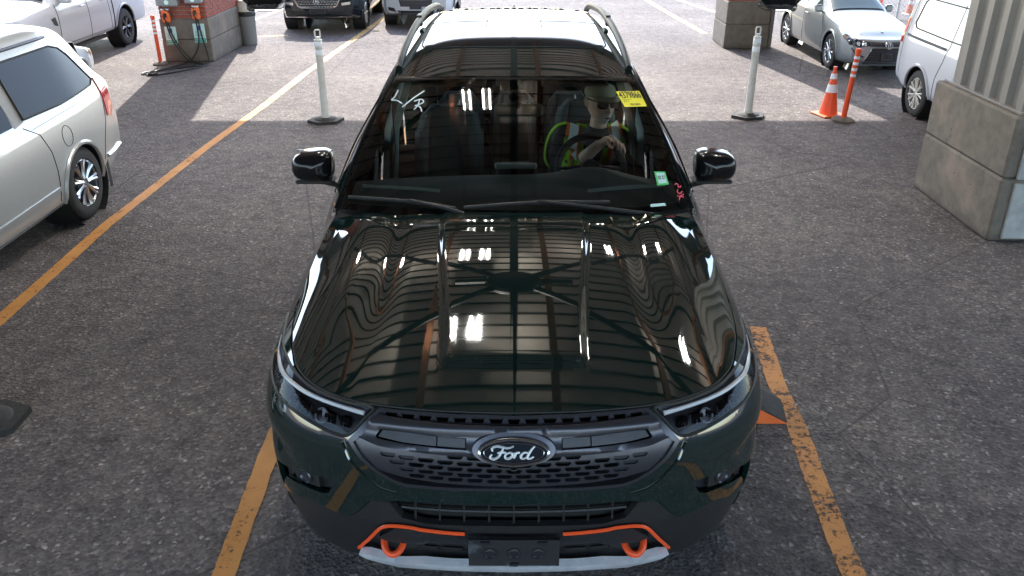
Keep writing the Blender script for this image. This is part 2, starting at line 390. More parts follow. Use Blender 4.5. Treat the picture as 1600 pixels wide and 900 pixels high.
# ceiling fan 
fan = thing('ceiling_fan', 'big six bladed dark ceiling fan hanging under the canopy ridge', 'fan', (0, 4.55, 4.62))
MB().lathe([(.02, .14), (.30, .12), (.34, .0), (.30, -.06), (.05, -.1)], n=28).build('hub', M['seam'], fan, True)
MB().cyl((0, 0, .1), (0, 0, .74), .05).build('downrod', M['seam'], fan)
bl = None
for k in range(6):
    if bl is None: b = MB(); b.box((0, 2.15, 0), (.115, 3.9, .03)); bl = b.build('blade', M['seam'], fan)
    else: o = bl.copy(); COL.objects.link(o); o.rotation_euler = (0, 0, math.radians((0, 49, 131, 180, 229, 311)[k]))
for s in (-1, 1): MB().box((s*.50, 0, -.02), (.42, .10, .06)).build('motor_arm', M['seam'], fan)
# lit tube fixtures
def tubes(x, y, lbl):
    t = thing('strip_light', lbl, 'light', (x, y, 5.28), 0, 'strip lights under the canopy')
    MB().box((0, 0, .05), (.18, .66, .05)).build('housing', M['seam'], t)
    for s in (-.055, .055): MB().cyl((s, -.27, 0), (s, .27, 0), .009, n=8).build('tube', M['bulb'], t)
for x, y, l in ((-.42, 6.6, 'lit twin tube light just left of the ridge by the fan'), (-.46, 3.9, 'lit twin tube light left of the ridge nearer the camera'), (1.66, 7.4, 'lit twin tube light right of the fan'), (2.74, 4.0, 'lit twin tube light right of the ridge nearer the camera'), (-2.3, 7.0, 'lit twin tube light over the minivan lane'), (-.74, 6.6, 'lit twin tube light beside the first one left of the fan'), (-.80, 3.9, 'lit twin tube light second from the ridge near the camera')):
    tubes(x, y, l)
# row of brick pillars
def pillar(name, label, x0, x1, y0, y1, hc, courses, seedy, topface):
    t = thing(name, label, 'pillar', ((x0+x1)/2, y0, 0)); cx = (x0+x1)/2; w = x1-x0; d = y1-y0
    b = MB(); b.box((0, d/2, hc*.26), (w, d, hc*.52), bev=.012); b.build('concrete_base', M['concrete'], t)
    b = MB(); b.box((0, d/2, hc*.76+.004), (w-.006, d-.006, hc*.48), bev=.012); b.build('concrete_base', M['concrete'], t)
    fw, fd = w-.05, d-.05
    MB().box((0, d/2, (5.3+hc)/2), (fw-.016, fd-.016, 5.3-hc)).build('mortar_core', M['mortar'], t)
    bh, blen, j = .050, .150, .011; proto = None; rest = MB()
    nc = int((5.3-hc)/(bh+j))
    for c in range(nc):
        z = hc+.012+c*(bh+j)+bh/2
        for fx, fy, L, ax in ((0, .025, fw, 0), (fw/2, d/2, fd, 1), (-fw/2, d/2, fd, 1)):
            n = max(1, int(L/(blen+j))); st = L/n; o_ = st/2*(c % 2)
            for k in range(n+(c % 2)):
                a = max(-L/2, -L/2+k*st-o_); e = min(L/2, -L/2+(k+1)*st-o_)
                if e-a < .03: continue
                m_ = (a+e)/2; ln = e-a-j; jx = random.uniform(-.002, .002)
                ctr = (fx+m_, fy+.012+jx, z) if ax == 0 else (fx-math.copysign(.012, fx)+jx, fy+m_, z)
                if c < courses and (ax == 0 or fx*topface > 0):
                    if proto is None:
                        q = MB(); q.box((0, 0, 0), (1, .040, bh), bev=.003); proto = q.build('brick', M['brick'], t); o = proto
                    else: o = proto.copy(); COL.objects.link(o)
                    o.parent = t; o.location = ctr; o.scale = (ln, 1, 1); o.rotation_euler = (0, 0, ax*math.pi/2)
                else:
                    rest.box(ctr, (ln, .040, bh) if ax == 0 else (.040, ln, bh))
    struct(rest.build('brick_courses', M['brick'], t), 'stuff')
    return t
PL = pillar('brick_pillar', 'brick pillar on a grey concrete base carrying two orange chargers and green signs', -5.62, -4.84, 11.46, 13.25, .665, 6, 1, 1)
PR = pillar('brick_pillar', 'brick pillar on a sunlit concrete base beside the silver sedan', 3.66, 4.42, 12.70, 13.6, .775, 4, 2, -1)
MB().cyl((.44, .12, 0), (.44, .12, 5.2), .045, n=12).build('downpipe', M['cladding'], PR, True)
MB().cyl((.44, .26, 0), (.44, .26, 5.2), .02, n=8).build('conduit', M['steel'], PR, True)

# near pillar: concrete blocks with corrugated column above
t = thing('clad_column', 'near column of ribbed beige metal rising from a stained concrete block base', 'column', (3.80, 3.94, 0))
def blk(z0, z1, inset_, m_, name='concrete_block'):
    b = MB(); b.box((.62, .68, (z0+z1)/2), (1.28-inset_, 1.36-inset_, z1-z0), bev=.018); return b.build(name, m_, t)
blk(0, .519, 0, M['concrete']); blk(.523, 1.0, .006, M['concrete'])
MB().box((.62, .68, .52), (1.24, 1.32, .02)).build('joint', M['seam'], t)
# pale slab facing on the front of the base
MB().box((.66, -.012, .26), (1.16, .03, .46), bev=.008).build('facing_slab', M['concrete_pale'], t)
MB().box((.66, -.012, .74), (1.16, .03, .44), bev=.008).build('facing_slab', M['concrete_pale'], t)
# ribbed sheet: trapezoid profile along y on the lane side, along x on the front
def ribs(n, pitch, dep):
    P = []
    for i in range(n):
        a = i*pitch; P += [(a, 0), (a+pitch*.46, 0), (a+pitch*.56, dep), (a+pitch*.60, dep), (a+pitch*.90, dep), (a+pitch, 0)]
    return P
V = []; P = ribs(5, .245, .045); n = len(P)
for a, dpt in P: V.append((.06-dpt+.03, 1.27-a*.98, 1.0))
V += [(x, y, 5.3) for x, y, z in V]
newobj('ribbed_sheet', V, [[i, i+1, n+i+1, n+i] for i in range(n-1)], M['cladding'], t)
V = []; P = ribs(5, .23, .045); n = len(P)
for a, dpt in P: V.append((.10+a, .075-dpt+.03, 1.0))
V += [(x, y, 5.3) for x, y, z in V]
newobj('ribbed_sheet', V, [[i, i+1, n+i+1, n+i] for i in range(n-1)], M['cladding'], t)
MB().box((.66, .68, 3.15), (1.10, 1.14, 4.28)).build('core', M['seam'], t)
MB().box((.105, .075, 3.15), (.07, .07, 4.3), bev=.004).build('corner_angle', M['rust'], t)
MB().box((.13, .68, 1.012), (.2, 1.24, .02), bev=.003).build('base_flashing', M['cladding'], t)
MB().box((.66, .12, 1.012), (1.1, .16, .018), bev=.003).build('base_flashing', M['cladding'], t)
# ---------------------------------------------------------------- surfaces of the large dark SUV (metres, x across, y away, z up)
def _spline(pts, n=24):
    p = np.array(pts, float); out = []
    q = np.vstack([2*p[0]-p[1], p, 2*p[-1]-p[-2]])
    for i in range(1, len(q)-2):
        for k in range(n):
            t = k/n
            out.append(.5*((2*q[i])+(-q[i-1]+q[i+1])*t+(2*q[i-1]-5*q[i]+4*q[i+1]-q[i+2])*t*t+(-q[i-1]+3*q[i]-3*q[i+1]+q[i+2])*t**3))
    out.append(p[-1]); return np.array(out)
_PL = _spline([(0,0),(.25,.010),(.48,.045),(.68,.115),(.82,.215),(.915,.36),(.965,.56),(.985,.8),(.995,1.15),(1.0,1.8),(1.0,2.8),(1.0,3.6),(.985,4.3),(.95,4.75)])
_PS = np.concatenate([[0], np.cumsum(np.hypot(*np.diff(_PL, axis=0).T))])
S_END = _PS[-1]
def plan(s):
    a = abs(s)
    return np.interp(a, _PS, _PL[:,0]), np.interp(a, _PS, _PL[:,1])
def s_of_y(y): return float(np.interp(y, _PL[:,1], _PS))
S_C = s_of_y(.86)
HOOD_E0 = (.892, .84); HOOD_E1 = (.866, 1.60)
ZB = ([0,.5,.8,1.0,S_C], [.995,.997,1.0,1.003,1.015])
def ztop(s):
    a = abs(s); y = plan(a)[1]
    if a <= S_C: return float(np.interp(a, *ZB))
    if y < 1.60: return 1.015+(1.125-1.015)*(1-(1-(y-.84)/.76)**1.5) if y > .84 else 1.015
    return 1.125+.01*min(1,(y-1.60)/.5)
def dtop(s):
    a = abs(s); x, y = plan(a)
    if a <= S_C: return float(np.interp(a, [0,.6,.9,1.1,S_C], [.085,.09,.118,.125,x-HOOD_E0[0] if a == S_C else plan(S_C)[0]-HOOD_E0[0]]))
    if y < 1.60: return x-(HOOD_E0[0]+(HOOD_E1[0]-HOOD_E0[0])*max(0,(y-.84))/.76)
    return float(np.interp(y, [1.60,1.8,4.8], [plan(s_of_y(1.60))[0]-HOOD_E1[0], .075, .075]))
def inset(s, z):
    a = abs(s); w = min(1, max(0, (a-.5)/.7))
    lo = np.interp(z, [.2,.28,.35,.45,.55,.7,.8,.9], [.16,.115,.075,.03,.006,0,-.004,.002])
    hi = np.interp(z, [.2,.28,.35,.45,.55,.7,.8,.9], [.07,.055,.04,.02,.006,0,0,.004])
    d = lo*(1-w)+hi*w
    zt = ztop(s); t = (z-.80)/(zt-.80)
    if t > 0: d = d+(dtop(s)-(lo*(1-w)+hi*w if False else .003))*t**2.4
    # scalloped facet of the bumper corner
    g = math.exp(-((a-.98)/.13)**2)*math.exp(-((z-.715)/.042)**2)
    return d+.030*g
def W0(s, z):
    a = abs(s); x, y = plan(a)
    x1, y1 = plan(min(a+.004, S_END)); x0, y0 = plan(max(a-.004, 0))
    tx, ty = x1-x0, y1-y0; l = math.hypot(tx, ty) or 1
    nx, ny = ty/l, -tx/l
    d = inset(a, z)
    sg = 1 if s >= 0 else -1
    return np.array([sg*(x-nx*d), y-ny*d, z])
def W(s, z, off=0.0):
    p = W0(s, z)
    if off == 0: return p
    e = .006
    a = W0(s+e, z)-W0(s-e, z); b = W0(s, z+e)-W0(s, z-e)
    n = np.cross(a, b); n /= (np.linalg.norm(n) or 1)
    return p+n*off
def hood_xy(u, v):
    a = abs(u); s = S_C*a
    f = W0(s, ztop(s))[:2]; c = np.array([HOOD_E1[0]*a, 1.41+.12*a*a])
    p = f+(c-f)*v; p[0] *= (1 if u >= 0 else -1)
    return p
def _ss(x, a, b):
    t = min(1, max(0, (x-a)/(b-a))); return t*t*(3-2*t)
def hood_relief(x, y):
    a = abs(x)
    wv = .255+.075*_ss(y, .3, 1.4)
    r = .016*_ss(wv-a, -.014, .020)*_ss(y, .27, .335)*(1-.45*_ss(y, 1.18, 1.24))
    r += .0145*math.exp(-((a-.70)/.088)**2)*_ss(y, .45, .9)
    r -= .0065*math.exp(-((a-.545)/.055)**2)*_ss(y, .4, .8)
    return r
def hood(u, v, off=0.0):
    x, y = hood_xy(u, v); a = abs(u); s = S_C*a
    zb = ztop(s); zc = 1.19-.065*a**2.6
    f = 1-(1-v)**1.75
    z = zb+(zc-zb)*f
    return np.array([x, y, z+hood_relief(x, y)*min(1, (1-a)*12)+off])
# ---------------------------------------------------------------- the large dark SUV facing the camera
suv = thing('suv', 'dark green three row SUV with orange tow hooks facing the camera at the centre', 'car', (0, 0, 0))
HL = [(1.606,.931),(1.525,.914),(1.409,.905),(1.30,.905),(1.153,.912),(1.019,.919),(.914,.916),(.811,.913),(.725,.905),(.655,.896),(.590,.893),(.556,.911),(.520,.955),(.499,.985),(.600,.987),(.700,.989),(.816,.990),(.989,.990),(1.125,.984),(1.258,.972),(1.38,.964),(1.50,.950)]
DRL = [(1.59,.934),(1.505,.929),(1.367,.937),(1.264,.940),(1.142,.950),(.979,.962),(.845,.967),(.725,.970),(.610,.970),(.530,.966),(.515,.984),(.606,.984),(.708,.986),(.828,.986),(.997,.984),(1.141,.976),(1.266,.962),(1.402,.954),(1.50,.944)]
GR_O = [(0,.984),(.221,.986),(.350,.987),(.470,.987),(.500,.962),(.525,.935),(.568,.884),(.524,.830),(.466,.782),(.417,.753),(.367,.736),(.218,.734),(0,.735)]
LOWO = [(.434,.648),(.395,.584),(.310,.565),(.140,.567),(0,.568),(0,.655),(.138,.654),(.305,.651),(.390,.652)]
FOGH = [(1.005,.618),(.887,.655),(.77,.690),(.700,.702),(.634,.700),(.667,.637),(.700,.625),(.800,.618),(.905,.600),(.985,.50),(1.01,.50)]
BLK = [(1.42,.44),(1.2,.445),(1.017,.465),(.94,.50),(.850,.545),(.756,.572),(.674,.557),(.602,.545),(.560,.581),(.504,.647),(.441,.652)]
ORG = [(.604,.356),(.526,.459),(.475,.528),(.434,.551),(.361,.554),(.311,.547),(.171,.539)]
INS = [(.598,.352),(.526,.452),(.475,.518),(.434,.541),(.361,.543),(.311,.537),(.171,.529),(0,.529),(0,.358),(.244,.350),(.335,.356),(.463,.320),(.545,.335)]
def mirp(half, close0=True):
    """half outline that starts and ends on the centre line -> whole outline"""
    return half+[(-s, z) for s, z in reversed(half) if s > 1e-6]
SB = 1.50                                             # seam between bumper and fender
top = [(s, ztop(s)-.007) for s in np.linspace(0, SB, 26)]
# painted bumper skin, whole width
low = [(SB, .44)]+BLK
half = top+low+[(.41, .664), (.25, .668), (0, .670)]
full = half+[(-s, z) for s, z in reversed(half) if s > 1e-6]
hlf = lambda P: [(-s, z) for s, z in P]
gr_full = mirp(GR_O)
patch('front_bumper', full, W, M['paint'], suv, .022, holes=[HL_ for HL_ in ([(s, z) for s, z in HL if s < 5], hlf(HL))] and [[p for p in HL if p[0] < SB-.01]+[(SB-.01, .945)][:0], hlf([p for p in HL if p[0] < SB-.01]), gr_full, FOGH, hlf(FOGH)], thick=.02)
# black lower bumper
ins_full = [p for p in INS]
lw = [(s, z) for s, z in BLK]+[(.36, .656), (0, .658)]
lw = [(SB, .43)]+[(s+.0, z-.006) for s, z in lw]
lo_half = [(0, .30)]+[(.3, .295), (.5, .285), (.8, .28), (1.1, .28), (SB, .30)]+lw
# outline whole
lofull = [p for p in lo_half if True]+[(-s, z) for s, z in reversed(lo_half) if s > 1e-6]
patch('lower_bumper', lofull, W, M['black'], suv, .025, holes=[mirp(sorted([(0, .655)]+[], key=lambda p: 0)+[(.138,.654),(.305,.651),(.390,.652),(.434,.644),(.395,.584),(.310,.565),(.140,.567),(0,.568)]), mirp([(0,.529),(.171,.529),(.311,.537),(.361,.543),(.434,.541),(.475,.518),(.526,.452),(.59,.36),(.545,.335),(.463,.320),(.335,.350),(.244,.348),(0,.352)])], thick=.03, off=-.006)
# darker air dam under it
MBa = MB()
# recess behind everything
patch('front_recess', mirp([(0, .99), (.6, .99), (1.2, .97), (1.45, .93), (1.45, .45), (1.1, .32), (0, .30)]), W, M['ink'], suv, .05, off=-.055)
# lower opening bars
for k in (-4, -3, -2, -1, 0, 1, 2, 3, 4):
    s = (k+.0)*.087; a, b = W(s, .572, -.02), W(s, .65, -.035)
    MB().tube([a, b], .004, 4).build('opening_divider', M['black'], suv)
MB().tube([W(s, .612, -.03) for s in np.linspace(-.40, .40, 18)], .006, 6).build('opening_bar', M['black'], suv, True)
# insert behind the orange stripe: recessed panel, slots, plate bracket
patch('insert_panel', mirp([(0,.529),(.171,.529),(.311,.537),(.361,.543),(.434,.541),(.475,.518),(.526,.452),(.59,.36),(.545,.335),(.463,.320),(.335,.350),(.244,.348),(0,.352)]), W, M['black'], suv, .03, off=-.026)
for sg in (1, -1):
    f = W if sg > 0 else flipx(W)
    o = patch('insert_pod', [(.20,.515),(.30,.525),(.42,.525),(.50,.455),(.47,.435),(.33,.44),(.30,.475),(.205,.47)], f, M['scuffed'], suv, .03, thick=.02, off=-.004)
    for a in ((.19,.27),(.285,.35),(.36,.41)):
        patch('insert_slot', [(a[0],.375),(a[1],.375),(a[1],.405),(a[0],.405)], f, M['ink'], suv, .04, off=-.018)
# silver skid plate
sk = [(.604,.350),(.56,.362),(.50,.352),(.463,.322),(.335,.352),(.244,.350),(0,.356)]
sko = [(0,.298),(.244,.298),(.335,.290),(.463,.262),(.53,.285),(.58,.325)]
def skf(s, z, off=0):
    p = W(s, max(z, .22), off); t = (z-.30)/.06
    return p+np.array([0, -.030-.012*min(1, max(0, 1-abs(t-.45)))*1.0, 0])
patch('skid_plate', mirp(list(reversed(sk))+list(reversed(sko)) if False else [(0,.356),(.244,.350),(.335,.352),(.463,.322),(.50,.350),(.56,.360),(.604,.348),(.58,.322),(.53,.288),(.463,.262),(.335,.290),(.244,.300),(0,.302)]), skf, M['satin'], suv, .02, thick=.03)
patch('air_dam', mirp([(0,.31),(.5,.28),(.6,.33),(.8,.35),(1.0,.33),(1.25,.31),(1.5,.33),(1.5,.22),(1.0,.2),(.5,.2),(0,.2)]), W, M['black'], suv, .05, off=-.03)
for sg in (1, -1):
    MB().tube([W(sg*s, z, .006) for s, z in curvy(ORG, 6, False)], .0068, 6).build('accent_stripe', M['orange'], suv, True)
    cx, z0 = sg*.449, .402
    p0 = W(cx, .44, -.03); P = []
    for k in range(13):
        a = math.pi*k/12; P.append((p0[0]-math.cos(a)*.036, p0[1]+.02-math.sin(a)*.062 if False else p0[1]-.055*math.sin(a), z0+.03-.022*math.sin(a)))
    P = [(P[0][0], P[0][1]+.07, P[0][2]+.01)]+P+[(P[-1][0], P[-1][1]+.07, P[-1][2]+.01)]
    MB().tube(P, .0125, 10).build('tow_hook', M['orange'], suv, True)
# front plate bracket
pb = MB(); q = W(0, .44, 0)
V_, F_ = patch_geo([(-.160,.392),(.160,.392),(.160,.510),(-.160,.510)], lambda u, v, o=0: np.array([u, q[1]-.028-o-.15*max(0, .40-v)*.2, v]), .04, thick=.018)
newobj('plate_bracket', V_, F_, M['scuffed'], suv)
for x in (-.085, 0, .085): MB().lathe([(.024, 0), (.024, .005), (.018, .007), (.015, .003)], (x, q[1]-.028, .450), (0, -1, 0), 18).build('bracket_boss', M['gun_dark'], suv, True)
for x, z in ((0, .402), (-.1, .50), (.1, .50)): MB().box((x, q[1]-.03, z), (.032, .011, .012)).build('bracket_clip', M['gun_dark'], suv)

# ---- grille
gx = lambda P: mirp(P)
patch('grille_surround', gr_full, W, M['gun'], suv, .03, holes=[mirp([(0,.976),(.221,.977),(.350,.979),(.452,.979),(.472,.972),(.480,.962),(.520,.905),(.548,.882),(.510,.836),(.460,.792),(.410,.764),(.367,.750),(.218,.746),(0,.746)])], thick=.03, off=.006)
# upper slotted strip
slots = []
k = 0
for i in range(-7, 8):
    s0 = i*.061; e = .024
    zc = .970+.0045*(abs(s0)/.45)
    slots.append([(s0-e, zc+.0065), (s0+e, zc+.0065), (s0+e*.72, zc-.0055), (s0-e*.72, zc-.0055)])
patch('grille_strip', mirp([(0,.980),(.221,.981),(.350,.983),(.463,.983),(.482,.973),(.391,.966),(.263,.960),(.145,.957),(0,.956)]), W, M['gun'], suv, .02, holes=slots, thick=.02, off=-.008)
# broad bar, bulged, with a recessed slot each side
def barf(s, z, off=0):
    return W(s, z, off+.014*math.exp(-((z-.948)/.012)**2)+.010*math.exp(-((z-.885)/.014)**2))
bar_half = [(0,.958),(.145,.959),(.263,.962),(.391,.968),(.484,.972),(.498,.942),(.530,.900),(.454,.885),(.334,.876),(.219,.870),(.113,.866),(0,.864)]
gs = [(.455,.933),(.470,.912),(.462,.905),(.374,.898),(.258,.893),(.158,.890),(.158,.924),(.220,.926),(.338,.931),(.418,.934)]
patch('grille_bar', mirp(bar_half), barf, M['gun'], suv, .012, holes=[gs, hlf(gs)], thick=.02, off=.004)
for sg in (1, -1):
    f = W if sg > 0 else flipx(W)
    patch('slot_blank', [(.447,.931),(.460,.911),(.374,.901),(.260,.896),(.260,.925),(.338,.930),(.418,.932)], f, M['gun_dark'], suv, .02, thick=.01, off=.0005)
    patch('slot_blank', [(.256,.896),(.162,.893),(.162,.922),(.256,.925)], f, M['gun_dark'], suv, .02, thick=.01, off=-.002)
# lower mesh of long hexagons
gm = mirp([(0,.866),(.113,.868),(.219,.872),(.335,.878),(.454,.887),(.530,.902),(.550,.882),(.514,.836),(.463,.790),(.376,.770),(.260,.757),(.107,.748),(0,.746)])
holes = []; closed_h = []
for r in range(5):
    for i in range(-9, 10):
        s0 = (i+.5*(r % 2))*.0655
        zc = .8555-.0222*r+.026*(abs(s0)/.5)**1.6
        h = [(s0-.024, zc+.0085), (s0+.024, zc+.0085), (s0+.0275, zc+.001), (s0+.020, zc-.0072), (s0-.020, zc-.0072), (s0-.0275, zc+.001)]
        lim = [.50, .475, .445, .41, .355][r]
        if abs(s0) < lim and all(inpoly(x, y, gm) for x, y in h): (holes if abs(s0) < .36 else closed_h).append(h)
patch('grille_mesh', gm, W, M['gun'], suv, .02, holes=holes+closed_h, thick=.016, off=-.004)
for h in closed_h:
    V_, F_ = patch_geo(h, W, .03, thick=.004, off=-.012); newobj('closed_pocket', V_, F_, M['gun_dark'], suv)
# emblem
def ell(a, b, n=40, cx=0, cz=.899): return [(cx+a*math.cos(2*math.pi*k/n), cz+b*math.sin(2*math.pi*k/n)) for k in range(n)]
def emf(u, v, o=0): p = W(u, v, 0); return np.array([p[0], p[1]-.028-o, v])
patch('badge_housing', ell(.138, .054), emf, M['gun'], suv, .03, thick=.04, off=-.010, asp=1)
em = patch('badge', ell(.107, .036), emf, M['gloss_black'], suv, .03, thick=.008, off=.004)
em.data.materials.clear(); em.data.materials.append(mat('badge_blue', (.004, .007, .015), .5, 0, spec=.1))
MB().tube([emf(x, z, .004) for x, z in ell(.114, .0395, 48)], .0056, 8, closed=True).build('badge_ring', M['chrome'], em, True)
MB().tube([emf(x, z, .006) for x, z in ell(.099, .0305, 48)], .0014, 6, closed=True).build('badge_inner_ring', M['chrome'], em, True)
def script(strokes, r):
    b = MB()
    for st in strokes:
        P = curvy(st, 6, False); n = len(P)
        b.tube([emf(x*.080, .899+y*.046, .005) for x, y in P], [r*(.75+.45*math.sin(math.pi*min(.97, max(.03, i/(n-1))))) for i in range(n)], 6)
    return b
script([[(-.88,.10),(-.90,.30),(-.72,.44),(-.5,.40),(-.25,.34),(-.02,.46)], [(-.42,.38),(-.50,.12),(-.62,-.22),(-.80,-.40),(-.98,-.30),(-.90,-.10)], [(-.68,.0),(-.5,.05),(-.32,.04)],
        [(-.20,.04),(-.34,-.10),(-.36,-.30),(-.22,-.36),(-.08,-.20),(-.08,0),(-.20,.04),(-.02,-.02)], [(.06,.06),(.06,-.12),(.0,-.34)], [(.04,-.10),(.14,.03),(.26,.05)],
        [(.60,-.02),(.46,.05),(.32,-.10),(.30,-.30),(.42,-.36),(.58,-.20)], [(.86,.44),(.72,.20),(.60,-.10),(.56,-.32),(.68,-.36),(.82,-.24)]], .0040).build('badge_script', mat('badge_letters', (.62, .64, .67), .4, .3), em, True)
MB().ball((0, emf(0, .842)[1]-.004, .846), .010, sc=(1.4, 1, .8)).build('front_camera', M['gloss_black'], suv, True)

# ---- headlights
for sg in (1, -1):
    f = W if sg > 0 else flipx(W)
    hl = patch('headlight', HL, f, M['gun_dark'], suv, .025, off=-.030)
    MB().tube([f(s, z, -.002) for s, z in curvy(HL, 4)], .006, 6, closed=True).build('headlight_rim', M['ink'], hl, True)
    DM = M.get('drl') or mat('light_guide', (.62, .64, .70), .25, .35)
    M['drl'] = DM
    def drf(s, z, off=0, f=f): return f(s, z, off-.012+.010*math.exp(-((z-.964)/.010)**2))
    patch('light_guide', DRL, drf, DM, hl, .012, thick=.012)
    lt = M.get('lit') or mat('guide_glow_paint', (.50, .52, .56), .3); M['lit'] = lt
    MB().tube([drf(s, z, .004) for s, z in curvy([(.525,.968),(.61,.973),(.725,.974),(.845,.972),(.979,.967),(1.142,.957),(1.264,.946),(1.367,.943),(1.47,.937)], 6, False)], .0085, 6).build('lit_tube', lt, hl, True)  # pale grey colour stands in for the guide's glow, no emission
    for k, (s0, dz) in enumerate(((.60, .0), (.665, .0), (.73, .0), (.80, .002), (.88, .004), (.98, .004), (1.08, .002), (1.18, 0))):
        MB().box(tuple(f(s0, .933+dz, -.022)), (.045, .02, .036), rz=sg*(.5 if s0 < .9 else 1.0), bev=.006).build('lamp_cell', M['gloss_black'], hl)
    for s0 in np.arange(.60, 1.25, .022):
        pass
    fb = MB()
    for s0 in np.arange(.60, 1.22, .026): fb.tube([f(s0, .918, -.010), f(s0+.01, .948, -.016)], .0018, 4)
    fb.build('lamp_fins', M['steel'], hl)
    for s0 in (.70, .86, 1.04):
        MB().lathe([(.0, -.004), (.020, 0), (.024, .008), (.027, .008), (.027, 0)], tuple(f(s0, .934, -.018)), tuple(np.array(f(s0, .934, .05))-np.array(f(s0, .934, 0))), 20, False).build('projector', M['steel'], hl, True)
    MB().box(tuple(f(1.30, .925, -.012)), (.01, .05, .03), bev=.002).build('marker', M['amber'], hl)
    patch('lens_cover', HL, f, M['lens'], hl, .03, off=-.001)
    # fog lamp pocket
    fg = patch('fog_pocket', FOGH, f, M['gun_dark'], suv, .03, off=-.032)
    patch('fog_shelf', [(.715,.694),(.87,.655),(.84,.625),(.715,.636)], f, M['black'], fg, .03, thick=.02, off=-.012)
    q = np.array(f(.775, .668, -.008)); nn = np.array(f(.775, .668, .1))-np.array(f(.775, .668, 0))
    MB().lathe([(.0, .004), (.016, .004), (.022, .002), (.026, .008), (.030, .004), (.030, -.01)], tuple(q), tuple(nn), 24, False).build('fog_lamp', M['gun'], fg, True)
    # bumper crease in body paint, ridge widened to catch a silvery highlight
    cr = curvy([(.592,.873),(.577,.849),(.562,.815),(.533,.780),(.500,.743),(.461,.713),(.402,.699)], 5, False)
    MB().tube([f(s, z, .0015) for s, z in cr], [.011*(1-.75*i/(len(cr)-1)) for i in range(len(cr))], 8, flat=.6).build('bumper_crease', M['paint'], suv, True)

# ---- hood
US = np.concatenate([np.linspace(-1, 1, 381)]); VS = np.linspace(0, 1, 131)**1.15
ho = grid('hood', lambda u, v: hood(u, v), US, VS, M['paint'], suv)
def edgeband(name, P, dz, m):
    V = [tuple(p) for p in P]+[(p[0]*.995, p[1]+.004, p[2]-dz) for p in P]; n = len(P)
    return newobj(name, V, [[i, i+1, n+i+1, n+i] for i in range(n-1)], m, suv, True)
edgeband('hood_edge', [hood(-1, v) for v in np.linspace(1, 0, 30)]+[hood(u, 0) for u in np.linspace(-1, 1, 80)]+[hood(1, v) for v in np.linspace(0, 1, 30)], .028, M['paint'])
MB().tube([hood(u, 0)+np.array([0, -.0015, -.006]) for u in np.linspace(-.99, .99, 70)], .0035, 6).build('hood_seal', M['ink'], suv, True)
# fenders and doors
WH = [(.95, .375, .395), (3.975, .375, .395)]       # wheel y, z, arch radius
def side_poly(y0, y1, zt_off=-.006, zb=.26):
    s0, s1 = s_of_y(y0), s_of_y(y1)
    T = [(s, ztop(s)+zt_off) for s in np.linspace(s0, s1, 20)]; B = [(s, zb) for s in np.linspace(s1, s0, 30)]
    for wy, wz, wr in WH:
        if y0 < wy+wr and y1 > wy-wr:
            arc = []
            for k in range(25):
                a = math.pi*k/24; y = wy+wr*math.cos(a); z = wz+wr*math.sin(a)
                if y0+.01 < y < y1-.01: arc.append((s_of_y(y), z))
            if arc:
                hi = wy+wr < y1-.02; lo = wy-wr > y0+.02
                B = ([(s1, zb), (s_of_y(wy+wr), zb)] if hi else [])+arc+([(s_of_y(wy-wr), zb), (s0, zb)] if lo else [])
    return T+B
def midz(P): return P
sy = _PL[-1][1]
SBY = float(plan(SB)[1])
for sg in (1, -1):
    f = W if sg > 0 else flipx(W)
    for nm, y0, y1 in (('fender', SBY+.004, 1.72), ('front_door', 1.726, 2.80), ('rear_door', 2.806, 3.80), ('quarter_panel', 3.806, 4.74)):
        d = patch(nm, side_poly(y0, y1), f, M['paint'], suv, .05, thick=.012)
        if 'door' in nm:
            y = y1-.16
            MB().tube([f(s_of_y(y-.18), .93, .004), f(s_of_y(y-.15), .935, .03), f(s_of_y(y), .935, .032), f(s_of_y(y+.03), .93, .004)], .011, 8).build('handle', M['paint'], d, True)
    for wy, wz, wr in WH:
        MB().tube([f(s_of_y(wy+wr*math.cos(a)), wz+wr*math.sin(a), .006) for a in np.linspace(0, math.pi, 26)], .018, 6, flat=.6).build('arch_trim', M['black'], suv, True)
    MB().tube([f(s_of_y(y), .27, .0) for y in np.linspace(1.36, 3.56, 20)], .035, 8).build('rocker_trim', M['black'], suv, True)
